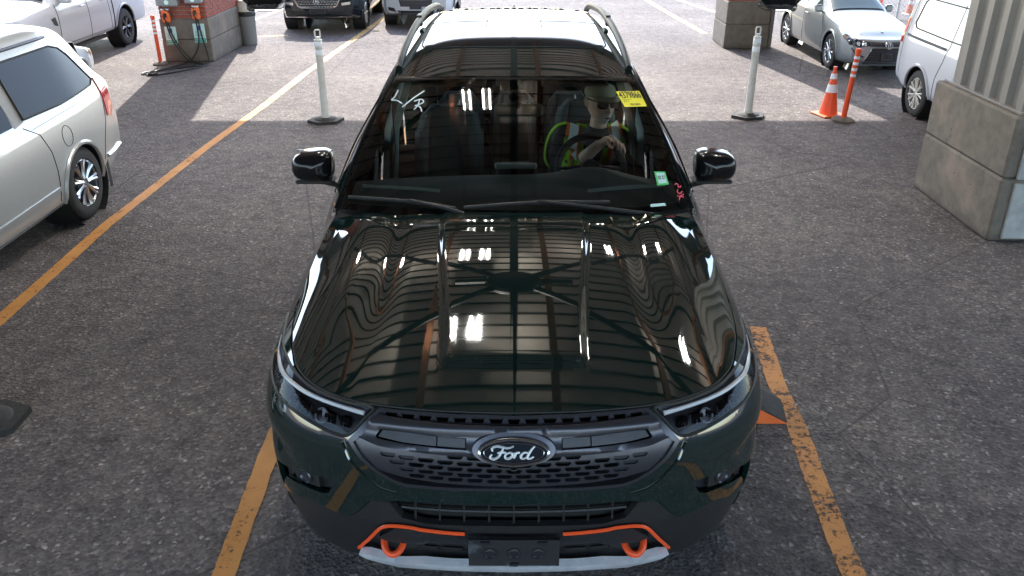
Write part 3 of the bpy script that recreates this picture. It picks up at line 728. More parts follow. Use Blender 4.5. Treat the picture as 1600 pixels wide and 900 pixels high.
def wheel(parent, loc, r, w, side=1, spokes=5, rimm=None, hubr=.62, twin=True, spw=.12, name='wheel', dark=None):
    """wheel whose outer face looks along +x * side, origin at its hub"""
    e = bpy.data.objects.new(name, None); COL.objects.link(e); e.parent = parent; e.location = loc; e.rotation_euler = (0, 0, 0 if side > 0 else math.pi)
    R = r*hubr+.0
    MB().lathe([(R, w*.42), (R+.01*r, w*.49), (r*.80, w*.5), (r*.93, w*.46), (r*.985, w*.38), (r, w*.2), (r, -w*.2), (r*.985, -w*.38), (r*.93, -w*.46), (R, -w*.45)], (-w*.5, 0, 0), (1, 0, 0), 40, False).build('tyre', M['rubber'], e, True)
    tr = MB()
    for k in range(40):
        a = 2*math.pi*k/40
        tr.box((0, 0, 0), (.001, .001, .001)) if False else None
    b = MB(); b.lathe([(R+.004, -.02*r), (R-.02*r, .0), (R-.05*r, -.03*r), (R-.07*r, -w*.6), (R-.07*r, -w*.9)], (-.01, 0, 0), (1, 0, 0), 40, False)
    b.lathe([(0, .01), (r*.09, .008), (r*.13, -.01), (r*.15, -.04)], (-.02, 0, 0), (1, 0, 0), 20)
    for k in range(spokes):
        a0 = 2*math.pi*k/spokes
        for da in ((-spw, spw) if twin else (0,)):
            P = []
            for t_ in np.linspace(.12*r, R-.03*r, 5):
                a = a0+da*(.25+.75*t_/R)
                P.append((-.012-.03*r*math.sin(math.pi*t_/R), math.cos(a)*t_, math.sin(a)*t_))
            b.tube(P, [r*.050, r*.045, r*.042, r*.045, r*.060], 6)
    b.build('rim', rimm or M['alloy'], e, True)
    MB().lathe([(R-.08*r, 0), (0.0, 0)], (-w*.55, 0, 0), (1, 0, 0), 28, False).build('brake_disc', M['gun_dark'], e)
    return e
for wy, wz, wr in WH:
    for sg in (1, -1): wheel(suv, (sg*.975, wy, wz), .375, .25, sg, 5, M['gun'])
MB().box((0, 2.5, .36), (1.5, 4.3, .1)).build('underbody', M['ink'], suv)
for sg in (1, -1):
    for wy, wz, wr in WH: MB().lathe([(wr, 0), (wr, -.34), (0, -.34)], (sg*.96, wy, wz), (sg, 0, 0), 30, False).build('wheel_well', M['ink'], suv)

# ---- cowl, windshield, roof and cabin
def WS(u, v, off=0):
    b = np.array([.87*u, 1.42+.20*u*u, 1.17-.03*u*u]); t = np.array([.645*u, 2.25+.07*u*u, 1.66-.02*u*u])
    p = b+(t-b)*v; k = math.sin(math.pi*min(1, max(0, v))); p = p+np.array([0, -.02, .03])*k
    return p+np.array([0, -.51, .86])*off
V = []; us = np.linspace(-1, 1, 40)
for u in us: V.append(tuple(hood(u, 1)+np.array([0, .0, -.022])))
for u in us: V.append(tuple(WS(u*.995, -.01)+np.array([0, -.02, -.02])))
for u in us: V.append(tuple(WS(u*.995, .03)+np.array([0, .02, -.016])))
n = len(us)
newobj('cowl_panel', V, [[r*n+i, r*n+i+1, (r+1)*n+i+1, (r+1)*n+i] for r in range(2) for i in range(n-1)], M['black'], suv, True)
ws = grid('windshield', lambda u, v: WS(u, v), np.linspace(-.985, .985, 60), np.linspace(.0, 1, 50), M['screen'], suv)
def band(u0, u1, v0, v1, nu=40, nv=3, off=-.006): 
    return [tuple(WS(u0+(u1-u0)*i/nu, v0+(v1-v0)*j/nv, off)) for j in range(nv+1) for i in range(nu+1)], [[j*(nu+1)+i, j*(nu+1)+i+1, (j+1)*(nu+1)+i+1, (j+1)*(nu+1)+i] for j in range(nv) for i in range(nu)]
b = MB()
for a in ((-.985, .985, 0, .045), (-.985, .985, .965, 1.0), (-.985, -.945, .0, 1), (.945, .985, 0, 1)):
    b.add(*band(*a, nv=3 if abs(a[1]-a[0]) > 1 else 20, nu=40 if abs(a[1]-a[0]) > 1 else 2))
b.build('screen_border', M['ink'], suv, True)
def ry(w): return np.interp(w, [0,.12,.3,.55,.8,1], [2.25,2.55,3.0,3.62,4.25,4.78])
def rz(y): return float(np.interp(y, *_RZ))
_r = _spline([(2.25,1.652),(2.6,1.694),(3.0,1.731),(3.4,1.755),(3.8,1.761),(4.2,1.748),(4.6,1.710),(4.85,1.675)])
_RZ = (_r[:, 0], _r[:, 1])
def rx(y): return float(np.interp(y, [2.2,2.35,2.8,3.6,4.2,4.8], [.640,.655,.650,.625,.595,.560]))
def roof(u, w, off=0):
    y = float(ry(w)); a = abs(u); yy = y+.07*a*a*(1-w)
    return np.array([u*rx(yy), yy, rz(y)-.012*a*a-.028*a**5+off])
grid('roof', lambda u, w: roof(u, w), np.linspace(-1, 1, 41), np.linspace(0, .77, 60), M['paint'], suv)
# rear roof with pressed ribs
V = []; us = np.linspace(-1, 1, 145); wv = np.linspace(.77, 1, 24)
def rib(u, w):
    p = roof(u, w); k = abs(((u*5.0)+.5) % 1-.5)
    r = (_ss(k, .20, .28))*_ss(w, .785, .80)*_ss(1-w, .02, .05)*(abs(u) < .93)
    p[2] -= .024*r; return p
grid('ribbed_roof', rib, us, wv, M['paint'], suv)
for i in range(-4, 5): patch('groove_shade', [(i*.2-.055,.81),(i*.2+.055,.81),(i*.2+.055,.95),(i*.2-.055,.95)], lambda u, w, o=0: rib(u, w)+np.array([0, 0, o]), M['seam'], suv, .05, off=.004)  # dark strips put the shade between the pressed ribs into colour
patch('sunroof', [(-.80,.225),(.80,.225),(.845,.26),(.86,.74),(-.86,.74),(-.845,.26)], lambda u, v, o=0: roof(u, v, o), M['dglass'], suv, .06, thick=.006, off=.003)
MB().tube([roof(u, w, .003) for u, w in dens([(-.80,.215),(.80,.215),(.86,.255),(.875,.75),(-.875,.75),(-.86,.255)], .05)], .0035, 6, closed=True).build('sunroof_seal', M['ink'], suv, True)
MB().tube([roof(u, .50, .003) for u in np.linspace(-.86, .86, 20)], .003, 5).build('sunroof_joint', M['ink'], suv)
for u in (-.28, .28): MB().tube([roof(u, w, .003) for w in np.linspace(.42, .74, 10)], .003, 5).build('sunroof_joint', M['ink'], suv)
MB().tube([roof(u, .0, .002) for u in np.linspace(-.99, .99, 30)], .003, 5).build('header_seam', M['gun'], suv)
# side of the cabin
def cab(y, t, off=0):
    s = s_of_y(y); B = W0(s, ztop(s)-.008) if y > 1.6 else hood(1, 1)
    if y < 2.34: k = (y-1.60)/.74; E = WS(1.0, k); E = E+np.array([.012, .012, -.004])
    else: E = np.array([rx(y)+.004, y, rz(y)-.042])
    if y > 4.3: pass
    p = B+(E-B)*t; p = p+np.array([.028*math.sin(math.pi*t)*min(1, (y-1.6)/.5), 0, 0])
    nrm = np.array([.87, -.05, .45]); return p+nrm*off
for sg in (1, -1):
    f = cab if sg > 0 else flipx(cab)
    # frame around the side windows, with openings
    def yt(y): return max(.06, min(1, 1))
    win = [[(1.86,.10),(2.80,.07),(2.80,.90),(2.42,.90),(2.30,.84)], [(2.90,.07),(3.72,.07),(3.72,.89),(2.90,.90)], [(3.82,.08),(4.48,.12),(4.40,.85),(3.82,.88)]]
    patch('cabin_side', [(1.62,0),(4.76,0),(4.76,1),(1.62,1)], f, M['paint'], suv, .06, holes=win, off=0, thick=.02)
    for P in win: patch('side_window', P, f, M['tint'], suv, .08, off=-.008)
    for P in win: MB().tube([f(y, t_, .001) for y, t_ in dens(P, .1)], .007, 5, closed=True).build('window_trim', M['gloss_black'], suv, True)
    MB().tube([WS(sg*1.005, v, .004) for v in np.linspace(0, 1, 30)], .009, 8).build('pillar_trim', M['gloss_black'], suv, True)
    # roof rail
    rl = MB(); P = [(rx(y)*sg*.985, y, rz(y)+h) for y, h in ((2.50,-.04),(2.62,-.02),(2.9,-.002),(3.3,.014),(3.8,.022),(4.3,.016),(4.5,-.002),(4.6,-.035))]
    rl.tube(curvy(P, 5, False) if False else [tuple(p) for p in _spline(P, 6)], .019, 10, flat=1.25); rl.box((sg*rx(3.5)*.985, 3.5, rz(3.5)+.01), (.03, .10, .07)); rl.build('roof_rail', M['rail'], suv, True)
    patch('roof_rib', [(.74,.20),(.80,.17),(.84,.30),(.80,.36)], lambda u, v, o=0, sg=sg: roof(u*sg, v, o), M['paint'], suv, .05, thick=.006, off=.006)
    # mirror
    mr = MB(); c0 = np.array([sg*1.055, 1.985, 1.245])
    V = []
    prof = [(-.098,.12),(-.095,.36),(-.086,.60),(-.068,.84),(-.045,.95),(-.02,1.0),(.03,1.0),(.065,.96)]
    nn_ = 28
    for dy, k in prof:
        for i in range(nn_):
            a = 2*math.pi*i/nn_; ca, sa = math.cos(a), math.sin(a)
            x = math.copysign(abs(ca)**.62, ca)*.108; z = math.copysign(abs(sa)**.62, sa)*.078
            z *= 1+.0*x; x2 = x*(1+.10*(z/.078)*(-1 if False else 0)); z2 = z+.012*(1 if x*sg < 0 else -1)*(1 if z > 0 else -.6)*abs(x/.108)
            V.append((c0[0]+x2*k, c0[1]+dy+.10*abs(x*sg+.1)*.35, c0[2]+z2*k))
    F = [[j*nn_+i, j*nn_+(i+1) % nn_, (j+1)*nn_+(i+1) % nn_, (j+1)*nn_+i] for j in range(len(prof)-1) for i in range(nn_)]+[list(range(nn_-1, -1, -1)), list(range((len(prof)-1)*nn_, len(prof)*nn_))]
    mr.add(V, F); mm = mr.build('mirror', M['gloss_black'], suv, True)
    b = MB(); b.box((sg*1.05, 2.0, 1.163), (.20, .10, .022), bev=.008); b.tube([(sg*.90, 2.02, 1.125), (sg*.96, 2.01, 1.14), (sg*1.05, 2.0, 1.165)], [.035, .03, .028], 8, flat=.6); b.build('mirror_foot', M['black'], mm, True)
    MB().box((sg*1.055, 2.062, 1.245), (.19, .006, .13), bev=.002).build('mirror_glass', M['chrome'], mm)
# rear end
def tail(u, v, off=0):
    z = .45+(rz(4.78)-.06-.45)*v; x = u*np.interp(v, [0,.4,.62,1], [.93,.95,.90,.56]); y = float(np.interp(v, [0,.25,.6,1], [4.86,4.92,4.90,4.70]))-.05*u*u
    return np.array([x, y+off, z])
grid('tailgate', tail, np.linspace(-1, 1, 21), np.linspace(0, 1, 21), M['paint'], suv)
patch('rear_window', [(-.82,.62),(.82,.62),(.80,.93),(-.80,.93)], tail, M['dglass'], suv, .1, off=.004)
for sg in (1, -1): patch('tail_lamp', [(.62,.50),(.97,.50),(.97,.60),(.62,.58)], tail if sg > 0 else flipx(tail), M['red_lens'], suv, .1, thick=.02, off=.012)
MB().box((0, 4.86, .42), (1.7, .16, .26), bev=.04).build('rear_bumper', M['black'], suv)
# shark fin
MB().add([(-.018,4.40,1.68),(.018,4.40,1.68),(.022,4.56,1.675),(-.022,4.56,1.675),(-.003,4.53,1.735),(.003,4.53,1.735),(.003,4.56,1.738),(-.003,4.56,1.738)], [[0,1,5,4],[1,2,6,5],[2,3,7,6],[3,0,4,7],[4,5,6,7]]).build('antenna', M['gloss_black'], suv)
# wipers
for P, pv in (([(-.943,.062),(-.582,.060),(-.317,.030)], (-.15, -.03)), ([(-.273,.036),(.131,.069),(.530,.058)], (.78, -.03))):
    wp = MB(); wp.tube([WS(u, v, .022) for u, v in curvy(P, 8, False)], .009, 6).build('wiper', M['black'], suv, True)
    o = [x for x in suv.children if x.name.startswith('wiper')][-1]
    mid = curvy(P, 8, False)[8]
    MB().tube([WS(*pv, .01), WS((pv[0]+mid[0])/2, .02, .035), WS(*mid, .032)], [.012, .009, .007], 6).build('wiper_arm', M['black'], o, True)

# ---- markings on the windshield
def wsp(u, v, o=0): return WS(u, v, .004+o)
def wquad(P, k=1.0): return lambda a, b, o=0: wsp((P[0][0]*(1-a)+P[1][0]*a)*(b)+(P[3][0]*(1-a)+P[2][0]*a)*(1-b), (P[0][1]*(1-a)+P[1][1]*a)*b+(P[3][1]*(1-a)+P[2][1]*a)*(1-b), o)
YE = [(.792,.853),(.983,.857),(.984,.722),(.812,.718)]
yq = wquad(YE)
st = patch('lot_sticker', [(0,0),(1,0),(1,1),(0,1)], yq, M['yellow'], suv, .2, label='yellow lot sticker with a seven digit number')
V_, F_ = text_geo('4379866', 1, 0, .012); xs = [v[0] for v in V_]; w_ = max(xs)-min(xs); ys_ = [v[1] for v in V_]; h_ = max(ys_)-min(ys_)
newobj('sticker_number', [tuple(yq(.5+x/w_*.92, .72+y/h_*.44, .002)) for x, y, z in V_], F_, M['ink'], st)
b = MB()
def yb(x0, x1, y0, y1): b.add([tuple(yq(x, y, .002)) for x, y in ((x0, y0), (x1, y0), (x1, y1), (x0, y1))], [[0, 1, 2, 3]])
for x in np.arange(.30, .72, .05): yb(x, x+random.choice((.015, .03)), .08, .20)
for x in (.10, .17, .26): yb(x, x+.04, .32, .37)
yb(.06, .45, .44, .455)
b.build('sticker_print', M['ink'], st)
GE = [(.851,.245),(.920,.240),(.916,.158),(.842,.155)]; gq = wquad(GE)
st = patch('inspection_sticker', [(0,0),(1,0),(1,1),(0,1)], gq, M['green_st'], suv, .3, label='small green inspection sticker')
patch('sticker_face', [(.14,.12),(.86,.12),(.86,.90),(.14,.90)], lambda a, b_, o=0: gq(a, b_, .0015), M['mint_sign'], st, .3)
V_, F_ = text_geo('02 27', 1, 0, .02); xs = [v[0] for v in V_]; w_ = max(xs)-min(xs)
newobj('sticker_number', [tuple(gq(.5+x/w_*.62, .52+y*.36, .003)) for x, y, z in V_], F_, M['ink'], st)
def strokes(name, S, r, m, lab):
    b = MB()
    for P in S: b.tube([wsp(u, v) for u, v in curvy(P, 6, False)], r, 5)
    b.build(name, m, suv, True, lab)
strokes('marker_writing', [[(-.908,.863),(-.910,.806),(-.924,.778),(-.881,.772),(-.826,.745)], [(-.696,.856),(-.763,.789),(-.816,.718)], [(-.707,.784),(-.706,.735),(-.723,.698)], [(-.745,.768),(-.697,.784),(-.671,.762),(-.698,.740),(-.728,.729)], [(-.711,.735),(-.680,.714),(-.661,.683)]], .0032, M['chalk'], 'white marker writing L/R')
strokes('marker_writing', [[(.955,.153),(.962,.160),(.972,.150),(.968,.140),(.978,.134),(.988,.143)], [(.958,.122),(.951,.104),(.965,.096),(.982,.108)], [(.942,.084),(.978,.072)], [(.958,.079),(.944,.056)], [(.958,.079),(.984,.090)]], .0030, M['pink'], 'small pink marker letters SCK')
b = MB(); b.add(*band(.765, .855, .030, .047, 6, 1, .003)); b.build('vin_label', M['mint_sign'], suv)

# ---- cabin interior
MB().box((0, 3.1, .5), (1.7, 3.4, .06)).build('cabin_floor', M['black'], suv)
def dashf(u, v, off=0):
    x = u*.86; y = 1.60+.68*v-.10*u*u+.14*(1-v)*u*u
    z = 1.095+.035*math.sin(math.pi*min(1, v*.85))+.055*math.exp(-((x-.44)/.21)**2)*_ss(v, .5, .85)-.04*_ss(v, .94, 1)
    return np.array([x, y, z-.01*u*u+off])
grid('dashboard', dashf, np.linspace(-1, 1, 50), np.linspace(0, 1, 24), M['dash'], suv)
grid('dash_face', lambda u, v: (u*.86, 2.255-.10*u*u+.05*v, 1.01-.5*v), np.linspace(-1, 1, 20), np.linspace(0, 1, 6), M['black'], suv)
for sg in (1, -1): patch('dash_highlight', [(.45,.44),(.93,.62),(.95,.74),(.85,.66),(.45,.50)], (lambda u, v, o=0, sg=sg: dashf(u*sg, v, o)), M['teal'], suv, .06, thick=.004, off=.006)  # pale strips paint the reflected highlight along the dash edge
MB().box((.01, 2.235, 1.165), (.235, .035, .03), bev=.008).build('screen_cap', M['teal'], suv)
MB().box((.01, 2.25, 1.10), (.20, .02, .14), bev=.006).build('centre_screen', M['gloss_black'], suv)
MB().box((.01, 2.75, .72), (.26, 1.0, .34), bev=.04).build('centre_console', M['dash'], suv)
def seat(x, y, w=.46, rest=True, lab=None, posts=True):
    s = MB()
    def cush(fn, us, vs): 
        V = [tuple(fn(u, v)) for v in vs for u in us]; n = len(us); s.add(V, [[j*n+i, j*n+i+1, (j+1)*n+i+1, (j+1)*n+i] for j in range(len(vs)-1) for i in range(n-1)])
    us = np.linspace(-1, 1, 25); vs = np.linspace(0, 1, 20)
    def bk(u, v, d=0):
        wd_ = w/2*(1-.10*v-.28*max(0, v-.80)**1*2.2); bol = .045*_ss(abs(u), .55, .80)*(1-_ss(abs(u), .86, 1.0)*1.6)*(1-.5*_ss(v, .75, .9))
        gr = -.012*math.exp(-((abs(u)-.56)/.05)**2)-.012*math.exp(-((v-.78)/.02)**2)-.010*math.exp(-((v-.60)/.015)**2)*(abs(u) < .56)
        return (x+u*wd_, y+.30*v*.55-bol-gr*1-.03*math.sin(math.pi*v)+d, .62+.68*v-.06*_ss(abs(u), .6, 1)*v*(v > .8))
    cush(bk, us, vs); cush(lambda u, v: bk(u*.96, v, .11), us, vs)
    V = []
    rimp = [(-1, v) for v in vs]+[(u, 1) for u in us]+[(1, v) for v in vs[::-1]]
    for u, v in rimp: V.append(tuple(bk(u, v))); V.append(tuple(bk(u*.96, v, .11)))
    s.add(V, [[2*i, 2*i+1, 2*i+3, 2*i+2] for i in range(len(rimp)-1)])
    s.box((x, y-.22, .58), (w, .52, .15), bev=.05)
    st = s.build('seat', M['cloth'], suv, True, lab)
    for dx in (-.07, .07) if posts else ():
        MB().cyl((x+dx, y+.20, 1.26), (x+dx, y+.215, 1.335), .006, n=8).build('headrest_post', M['chrome'], st)
        MB().box((x+dx, y+.20, 1.302), (.035, .03, .012), bev=.004).build('post_collar', M['gun_dark'], st)
    if rest: MB().box((x, y+.21, 1.39), (.25, .10, .17), bev=.04).build('headrest', M['cloth'], st)
seat(-.415, 2.86, .47, False, 'front passenger seat with bare headrest posts')
seat(.47, 3.02, .47, False)
for x in (-.42, 0, .42):
    seat(x, 3.95, .40, False, posts=False); q = [o for o in suv.children if o.name.startswith('seat') and not o.name.startswith('seat_')][-1]; q.location.z = -.16
MB().box((.025, 2.20, 1.485), (.262, .028, .068), bev=.02).build('rear_view_mirror', M['teal'], suv)
MB().tube([(.025, 2.19, 1.50), (.025, 2.16, 1.56), (.025, 2.13, 1.595)], .012, 8).build('mirror_stem', M['black'], suv)
MB().box((.025, 2.16, 1.57), (.10, .10, .05), bev=.015).build('sensor_cover', M['black'], suv)
for sg in (-1, 1):
    MB().box((sg*.33, 2.34, 1.60), (.36, .12, .014), bev=.005).build('sun_visor', M['teal'], suv)
    MB().tube([(sg*.80, 2.86, .75), (sg*.76, 2.87, 1.2), (sg*.66, 2.86, 1.5)], [.055, .05, .045], 6).build('centre_post', M['teal'], suv, True)
    MB().tube([(sg*.745, 2.83, 1.46), (sg*.735, 2.80, 1.1), (sg*.79, 2.8, .7)], .024, 4, flat=.15).build('seat_belt', M['black'], suv)
    MB().box((sg*.66, 2.9, 1.55), (.02, .20, .02), bev=.006).build('grab_handle', M['teal'], suv)
for x in (-.09, .03): MB().box((x, 2.55, 1.56), (.022, .03, .03)).build('map_light', M['reflect'], suv)
# headliner
grid('headliner', lambda u, w: roof(u*.97, w)-np.array([0, -.03, .035]), np.linspace(-1, 1, 12), np.linspace(.02, .95, 12), M['dash'], suv)
# steering wheel
sw = bpy.data.objects.new('steering_wheel', None); COL.objects.link(sw); sw.parent = suv; sw.location = (.445, 2.44, 1.085)
T = math.radians(58)
def swp(a, r, d=0): return (math.cos(a)*r, math.sin(a)*r*math.cos(T)+d*math.sin(T), math.sin(a)*r*math.sin(T)-d*math.cos(T))
MB().tube([swp(a, .193) for a in np.linspace(0, 2*math.pi, 48)[:-1]], .020, 10, closed=True).build('wheel_rim', M['black'], sw, True)
b = MB()
for a in (0, math.pi, 1.5*math.pi): b.tube([swp(a, .05, -.03), swp(a, .185, 0)], [.03, .016], 8, flat=.5)
b.lathe([(.0, .02), (.06, .016), (.075, -.01)], (0, -.02, -.01), (0, -math.sin(T), math.cos(T)), 20); b.build('wheel_hub', M['gun_dark'], sw, True)
MB().tube([(0, -.05, -.03), (0, -.35, -.2)], .035, 10).build('column', M['black'], sw)
# ---------------------------------------------------------------- other vehicles
def smooth_curve(pts, L, w=.10):
    xs = np.linspace(-.4, L+.4, 700); v = np.interp(xs, [p[0] for p in pts], [p[1] for p in pts]); n = max(1, int(w/(xs[1]-xs[0])))
    k = np.ones(n)/n; pad = np.pad(v, n, mode='edge')
    for _ in range(2): pad = np.convolve(pad, k, 'same')
    v = pad[n:-n]; return lambda y: float(np.interp(y, xs, v))
class Car:
    """closed shell from cross sections; local frame: nose at y=0 facing -y, tail at y=L, ground at z=0"""
    def __init__(c, name, label, cat, loc, k, sp, rz=0, group='vehicles waiting around the lot'):
        c.k = k; c.sp = sp; c.L = sp['L']; w = sp.get('w', .12)
        c.zb, c.hw, c.zbelt, c.zt, c.ze, c.hwt = [smooth_curve(sp[q], c.L, w if q in ('zt', 'ze', 'hwt') else .2) for q in ('zb', 'hw', 'belt', 'zt', 'ze', 'hwt')]
        c.root = thing(name, label, cat, loc, rz, group); c.nr = 46; c._c = {}
        c.fb = sp.get('nose', .12); c.rb = sp.get('rear', .06)
    def ring(c, y):
        q = c._c.get(round(y, 4))
        if q is not None: return q
        zb, hw, zk, zt, ze, ht = c.zb(y), c.hw(y), c.zbelt(y), c.zt(y), c.ze(y), c.hwt(y)
        ze = max(ze, zk+.012)
        h = zk-zb; hg = min(hw*.95, ht+.10*hw+ (hw*.93-ht-.1*hw)*1)
        P = np.array([(0, zb), (hw*.80, zb), (hw*.955, zb+.05), (hw*.995, zb+.30*h), (hw, zb+.62*h), (hw*.985, zb+.84*h), (hw*.945, zk), (ht, ze), (ht*.72, zt-(zt-ze)*.22), (0, zt)])
        t = np.linspace(0, 9, c.nr); i = np.minimum(t.astype(int), 8); f = (t-i)[:, None]
        Q = np.vstack([[2*P[0]-P[1]], P, [[-P[8][0], P[8][1]]]])
        # straight glass between belt and roof edge
        a, b, d, e = Q[i], Q[i+1], Q[i+2], Q[i+3]
        cr = .5*(2*b+(-a+d)*f+(2*a-5*b+4*d-e)*f*f+(-a+3*b-3*d+e)*f**3); li = b+(d-b)*f
        wgt = np.where((i == 6) | (i == 0), .85, .25)[:, None]
        R = cr*(1-wgt)+li*wgt; R[:, 0] = np.maximum(R[:, 0], 0); R[0, 0] = 0; R[-1, 0] = 0
        c._c[round(y, 4)] = R; return R
    def S(c, y, z, off=0):
        R = c.ring(y); lo = int(c.nr/9*1.0); hi = int(round(c.nr/9*7.1)); seg = R[lo:hi]
        x = float(np.interp(z, seg[:, 1], seg[:, 0])); return np.array([(x+off)*c.k, y*c.k, z*c.k])
    def T(c, u, y, off=0):
        R = c.ring(y); i0 = int(round((c.nr-1)*7/9)); seg = R[i0:][::-1]; a = abs(u)
        t = a*(len(seg)-1); i = min(int(t), len(seg)-2); p = seg[i]+(seg[i+1]-seg[i])*(t-i)
        return np.array([math.copysign(p[0], u)*c.k, y*c.k-off*.5*c.k, (p[1]+off)*c.k])
    def _cap(c, x, z, y0, b):
        R = c.ring(y0); lo = int(c.nr/9); hi = c.nr; seg = R[lo:hi]; zz = seg[:, 1]; m_ = int(np.argmax(zz)) if y0 > 1 else len(zz)-1
        w = float(np.interp(z, np.maximum.accumulate(zz), seg[:, 0])); w = max(w, .05)
        zb, zt = R[0, 1], R[-1, 1]; v = (z-zb)/(zt-zb)
        return b*(1-min(1, (x/w)**2))*(max(0, min(1, v*6))**.5)*(max(0, min(1, (1-v)*5))**.5)
    def F(c, x, z, off=0): return np.array([x*c.k, (-c._cap(x, z, 0, c.fb)-off)*c.k, z*c.k])
    def B(c, x, z, off=0): return np.array([x*c.k, (c.L+c._cap(x, z, c.L, c.rb)+off)*c.k, z*c.k])
    def shell(c, m, arches, ny=90, hood_to=None):
        ys = list(np.linspace(0, c.L, ny)); c.arches = arches; k = c.k
        for part, a, b in (('hood', 0, hood_to), ('body', hood_to or 0, c.L)) if hood_to else (('body', 0, c.L),):
            pass
        R = [c.ring(y) for y in ys]; nr = c.nr; V = []; idx = {}
        cols = [(s, i) for s in (1,) for i in range(nr)]+[(-1, i) for i in range(nr-2, 0, -1)]
        nc = len(cols)
        for j, y in enumerate(ys):
            for s, i in cols: V.append([s*R[j][i][0], y, R[j][i][1]])
        F = []
        for j in range(ny-1):
            for q in range(nc):
                q2 = (q+1) % nc; f = [j*nc+q, j*nc+q2, (j+1)*nc+q2, (j+1)*nc+q]
                cyy = sum(V[i][1] for i in f)/4; cz = sum(V[i][2] for i in f)/4; cx = abs(sum(V[i][0] for i in f)/4)
                if any((cyy-ay)**2+(cz-az)**2 < ar*ar and cx > .42*c.hw(cyy) for ay, az, ar in arches): continue
                F.append(f)
        used = set(i for f in F for i in f)
        for i in used:
            v = V[i]
            for ay, az, ar in arches:
                d = math.hypot(v[1]-ay, v[2]-az)
                if d < ar and abs(v[0]) > .42*c.hw(v[1]) and d > .01: v[1] = ay+(v[1]-ay)*ar/d; v[2] = az+(v[2]-az)*ar/d
        # caps
        for y0, fn, j in ((0, c.F, 0), (c.L, c.B, ny-1)):
            rr = [i for i in range(5, nr)]; nx = 16; base_ = len(V)
            for i in rr:
                x, z = R[j][i]
                for q in range(nx+1):
                    xx = x*(1-2*q/nx); p = fn(xx, z); V.append([xx, p[1]/k if 0 < q < nx else y0, z])
            for a in range(len(rr)-1):
                for q in range(nx): F.append([base_+a*(nx+1)+q, base_+a*(nx+1)+q+1, base_+(a+1)*(nx+1)+q+1, base_+(a+1)*(nx+1)+q])
        o = newobj('body', [(x*k, y*k, z*k) for x, y, z in V], F, m, c.root, True)
        bm = bmesh.new(); bm.from_mesh(o.data); bmesh.ops.remove_doubles(bm, verts=bm.verts, dist=1e-4); bmesh.ops.recalc_face_normals(bm, faces=bm.faces); bm.to_mesh(o.data); bm.free(); autosmooth(o, 38)
        for ay, az, ar in arches:
            for s in (1, -1):
                x = (c.hw(ay)*.995)*s*k
                MB().lathe([(ar*k, 0), (ar*k, -.30*k), (0, -.30*k)], (x, ay*k, az*k), (s, 0, 0), 28, False).build('wheel_well', M['ink'], c.root)
                P = []
                for a in np.linspace(-.25, math.pi+.25, 30):
                    y, z = ay+ar*math.cos(a), az+ar*math.sin(a)
                    if z > c.zb(y)+.01: p = c.S(y, z, .004); p[0] *= s; P.append(p)
                MB().tube(P, .022*k, 6).build('arch_lip', c.sp.get('lipm', m), c.root, True)
        return o
    def wheels(c, r, w=.22, **kw):
        for ay, az, ar in c.arches:
            for s in (1, -1): wheel(c.root, ((c.hw(ay)-.015)*s*c.k, ay*c.k, r*c.k), r*c.k, w*c.k, s, **kw)
    def side(c, name, poly, m, sides=(1, -1), **kw):
        for s in sides:
            f = c.S if s > 0 else flipx(c.S); patch(name, [(y, z) for y, z in poly], f, m, c.root, **{**dict(step=.07, off=.014), **kw, **({'off': max(kw['off'], .012)} if kw.get('off', 0) == .004 else {})})
    def seam(c, pts, sides=(1, -1), r=.005, m=None, name='door_seam', off=.0):
        for s in sides:
            f = c.S if s > 0 else flipx(c.S); MB().tube([f(y, z, off) for y, z in dens(pts, .06)[:-1] if True][: None], r*c.k, 5).build(name, m or M['ink'], c.root)
    def line(c, pts, fn, r, m, name): MB().tube([fn(*p) for p in pts], r*c.k, 6).build(name, m, c.root, True)
    def mirrors(c, y, z, m, sc=1):
        for s in (1, -1):
            p = c.S(y, z); x = p[0]*s
            b = MB(); b.box((x+s*.12*c.k, p[1], p[2]+.05*c.k), (.20*c.k*sc, .09*c.k, .14*c.k*sc), bev=.03*c.k); b.tube([(x-s*.02, p[1], p[2]-.01*c.k), (x+s*.1*c.k, p[1], p[2])], .02*c.k, 6); b.build('mirror', m, c.root, True)
    def handle(c, y, z, m=None):
        for s in (1, -1):
            f = c.S if s > 0 else flipx(c.S)
            MB().tube([f(y-.10, z, .0), f(y-.08, z, .03), f(y+.07, z, .03), f(y+.10, z, 0)], .014*c.k, 6).build('door_handle', m or M['chrome'], c.root, True)
def openseam(c, pts, sides=(1, -1), r=.005, m=None, name='door_seam'):
    for s in sides:
        f = c.S if s > 0 else flipx(c.S); P = []
        for a, b in zip(pts[:-1], pts[1:]):
            n = max(1, int(math.hypot(b[0]-a[0], b[1]-a[1])/.05)); P += [(a[0]+(b[0]-a[0])*i/n, a[1]+(b[1]-a[1])*i/n) for i in range(n)]
        P.append(pts[-1]); MB().tube([f(y, z, .0) for y, z in P], r*c.k, 5).build(name, m or M['ink'], c.root)

def loop_outline(fn, P, r, m, name, parent, step=.06):
    Q = dens(P, step); MB().tube([fn(*q) for q in Q], r, 5, closed=True).build(name, m, parent, True)
def emboss(fn, P, m, name, parent, step=.06, thick=.012, off=.006): return patch(name, P, fn, m, parent, step, thick=thick, off=off)
def rect(cx, cz, w, h): return [(cx-w/2, cz-h/2), (cx+w/2, cz-h/2), (cx+w/2, cz+h/2), (cx-w/2, cz+h/2)]

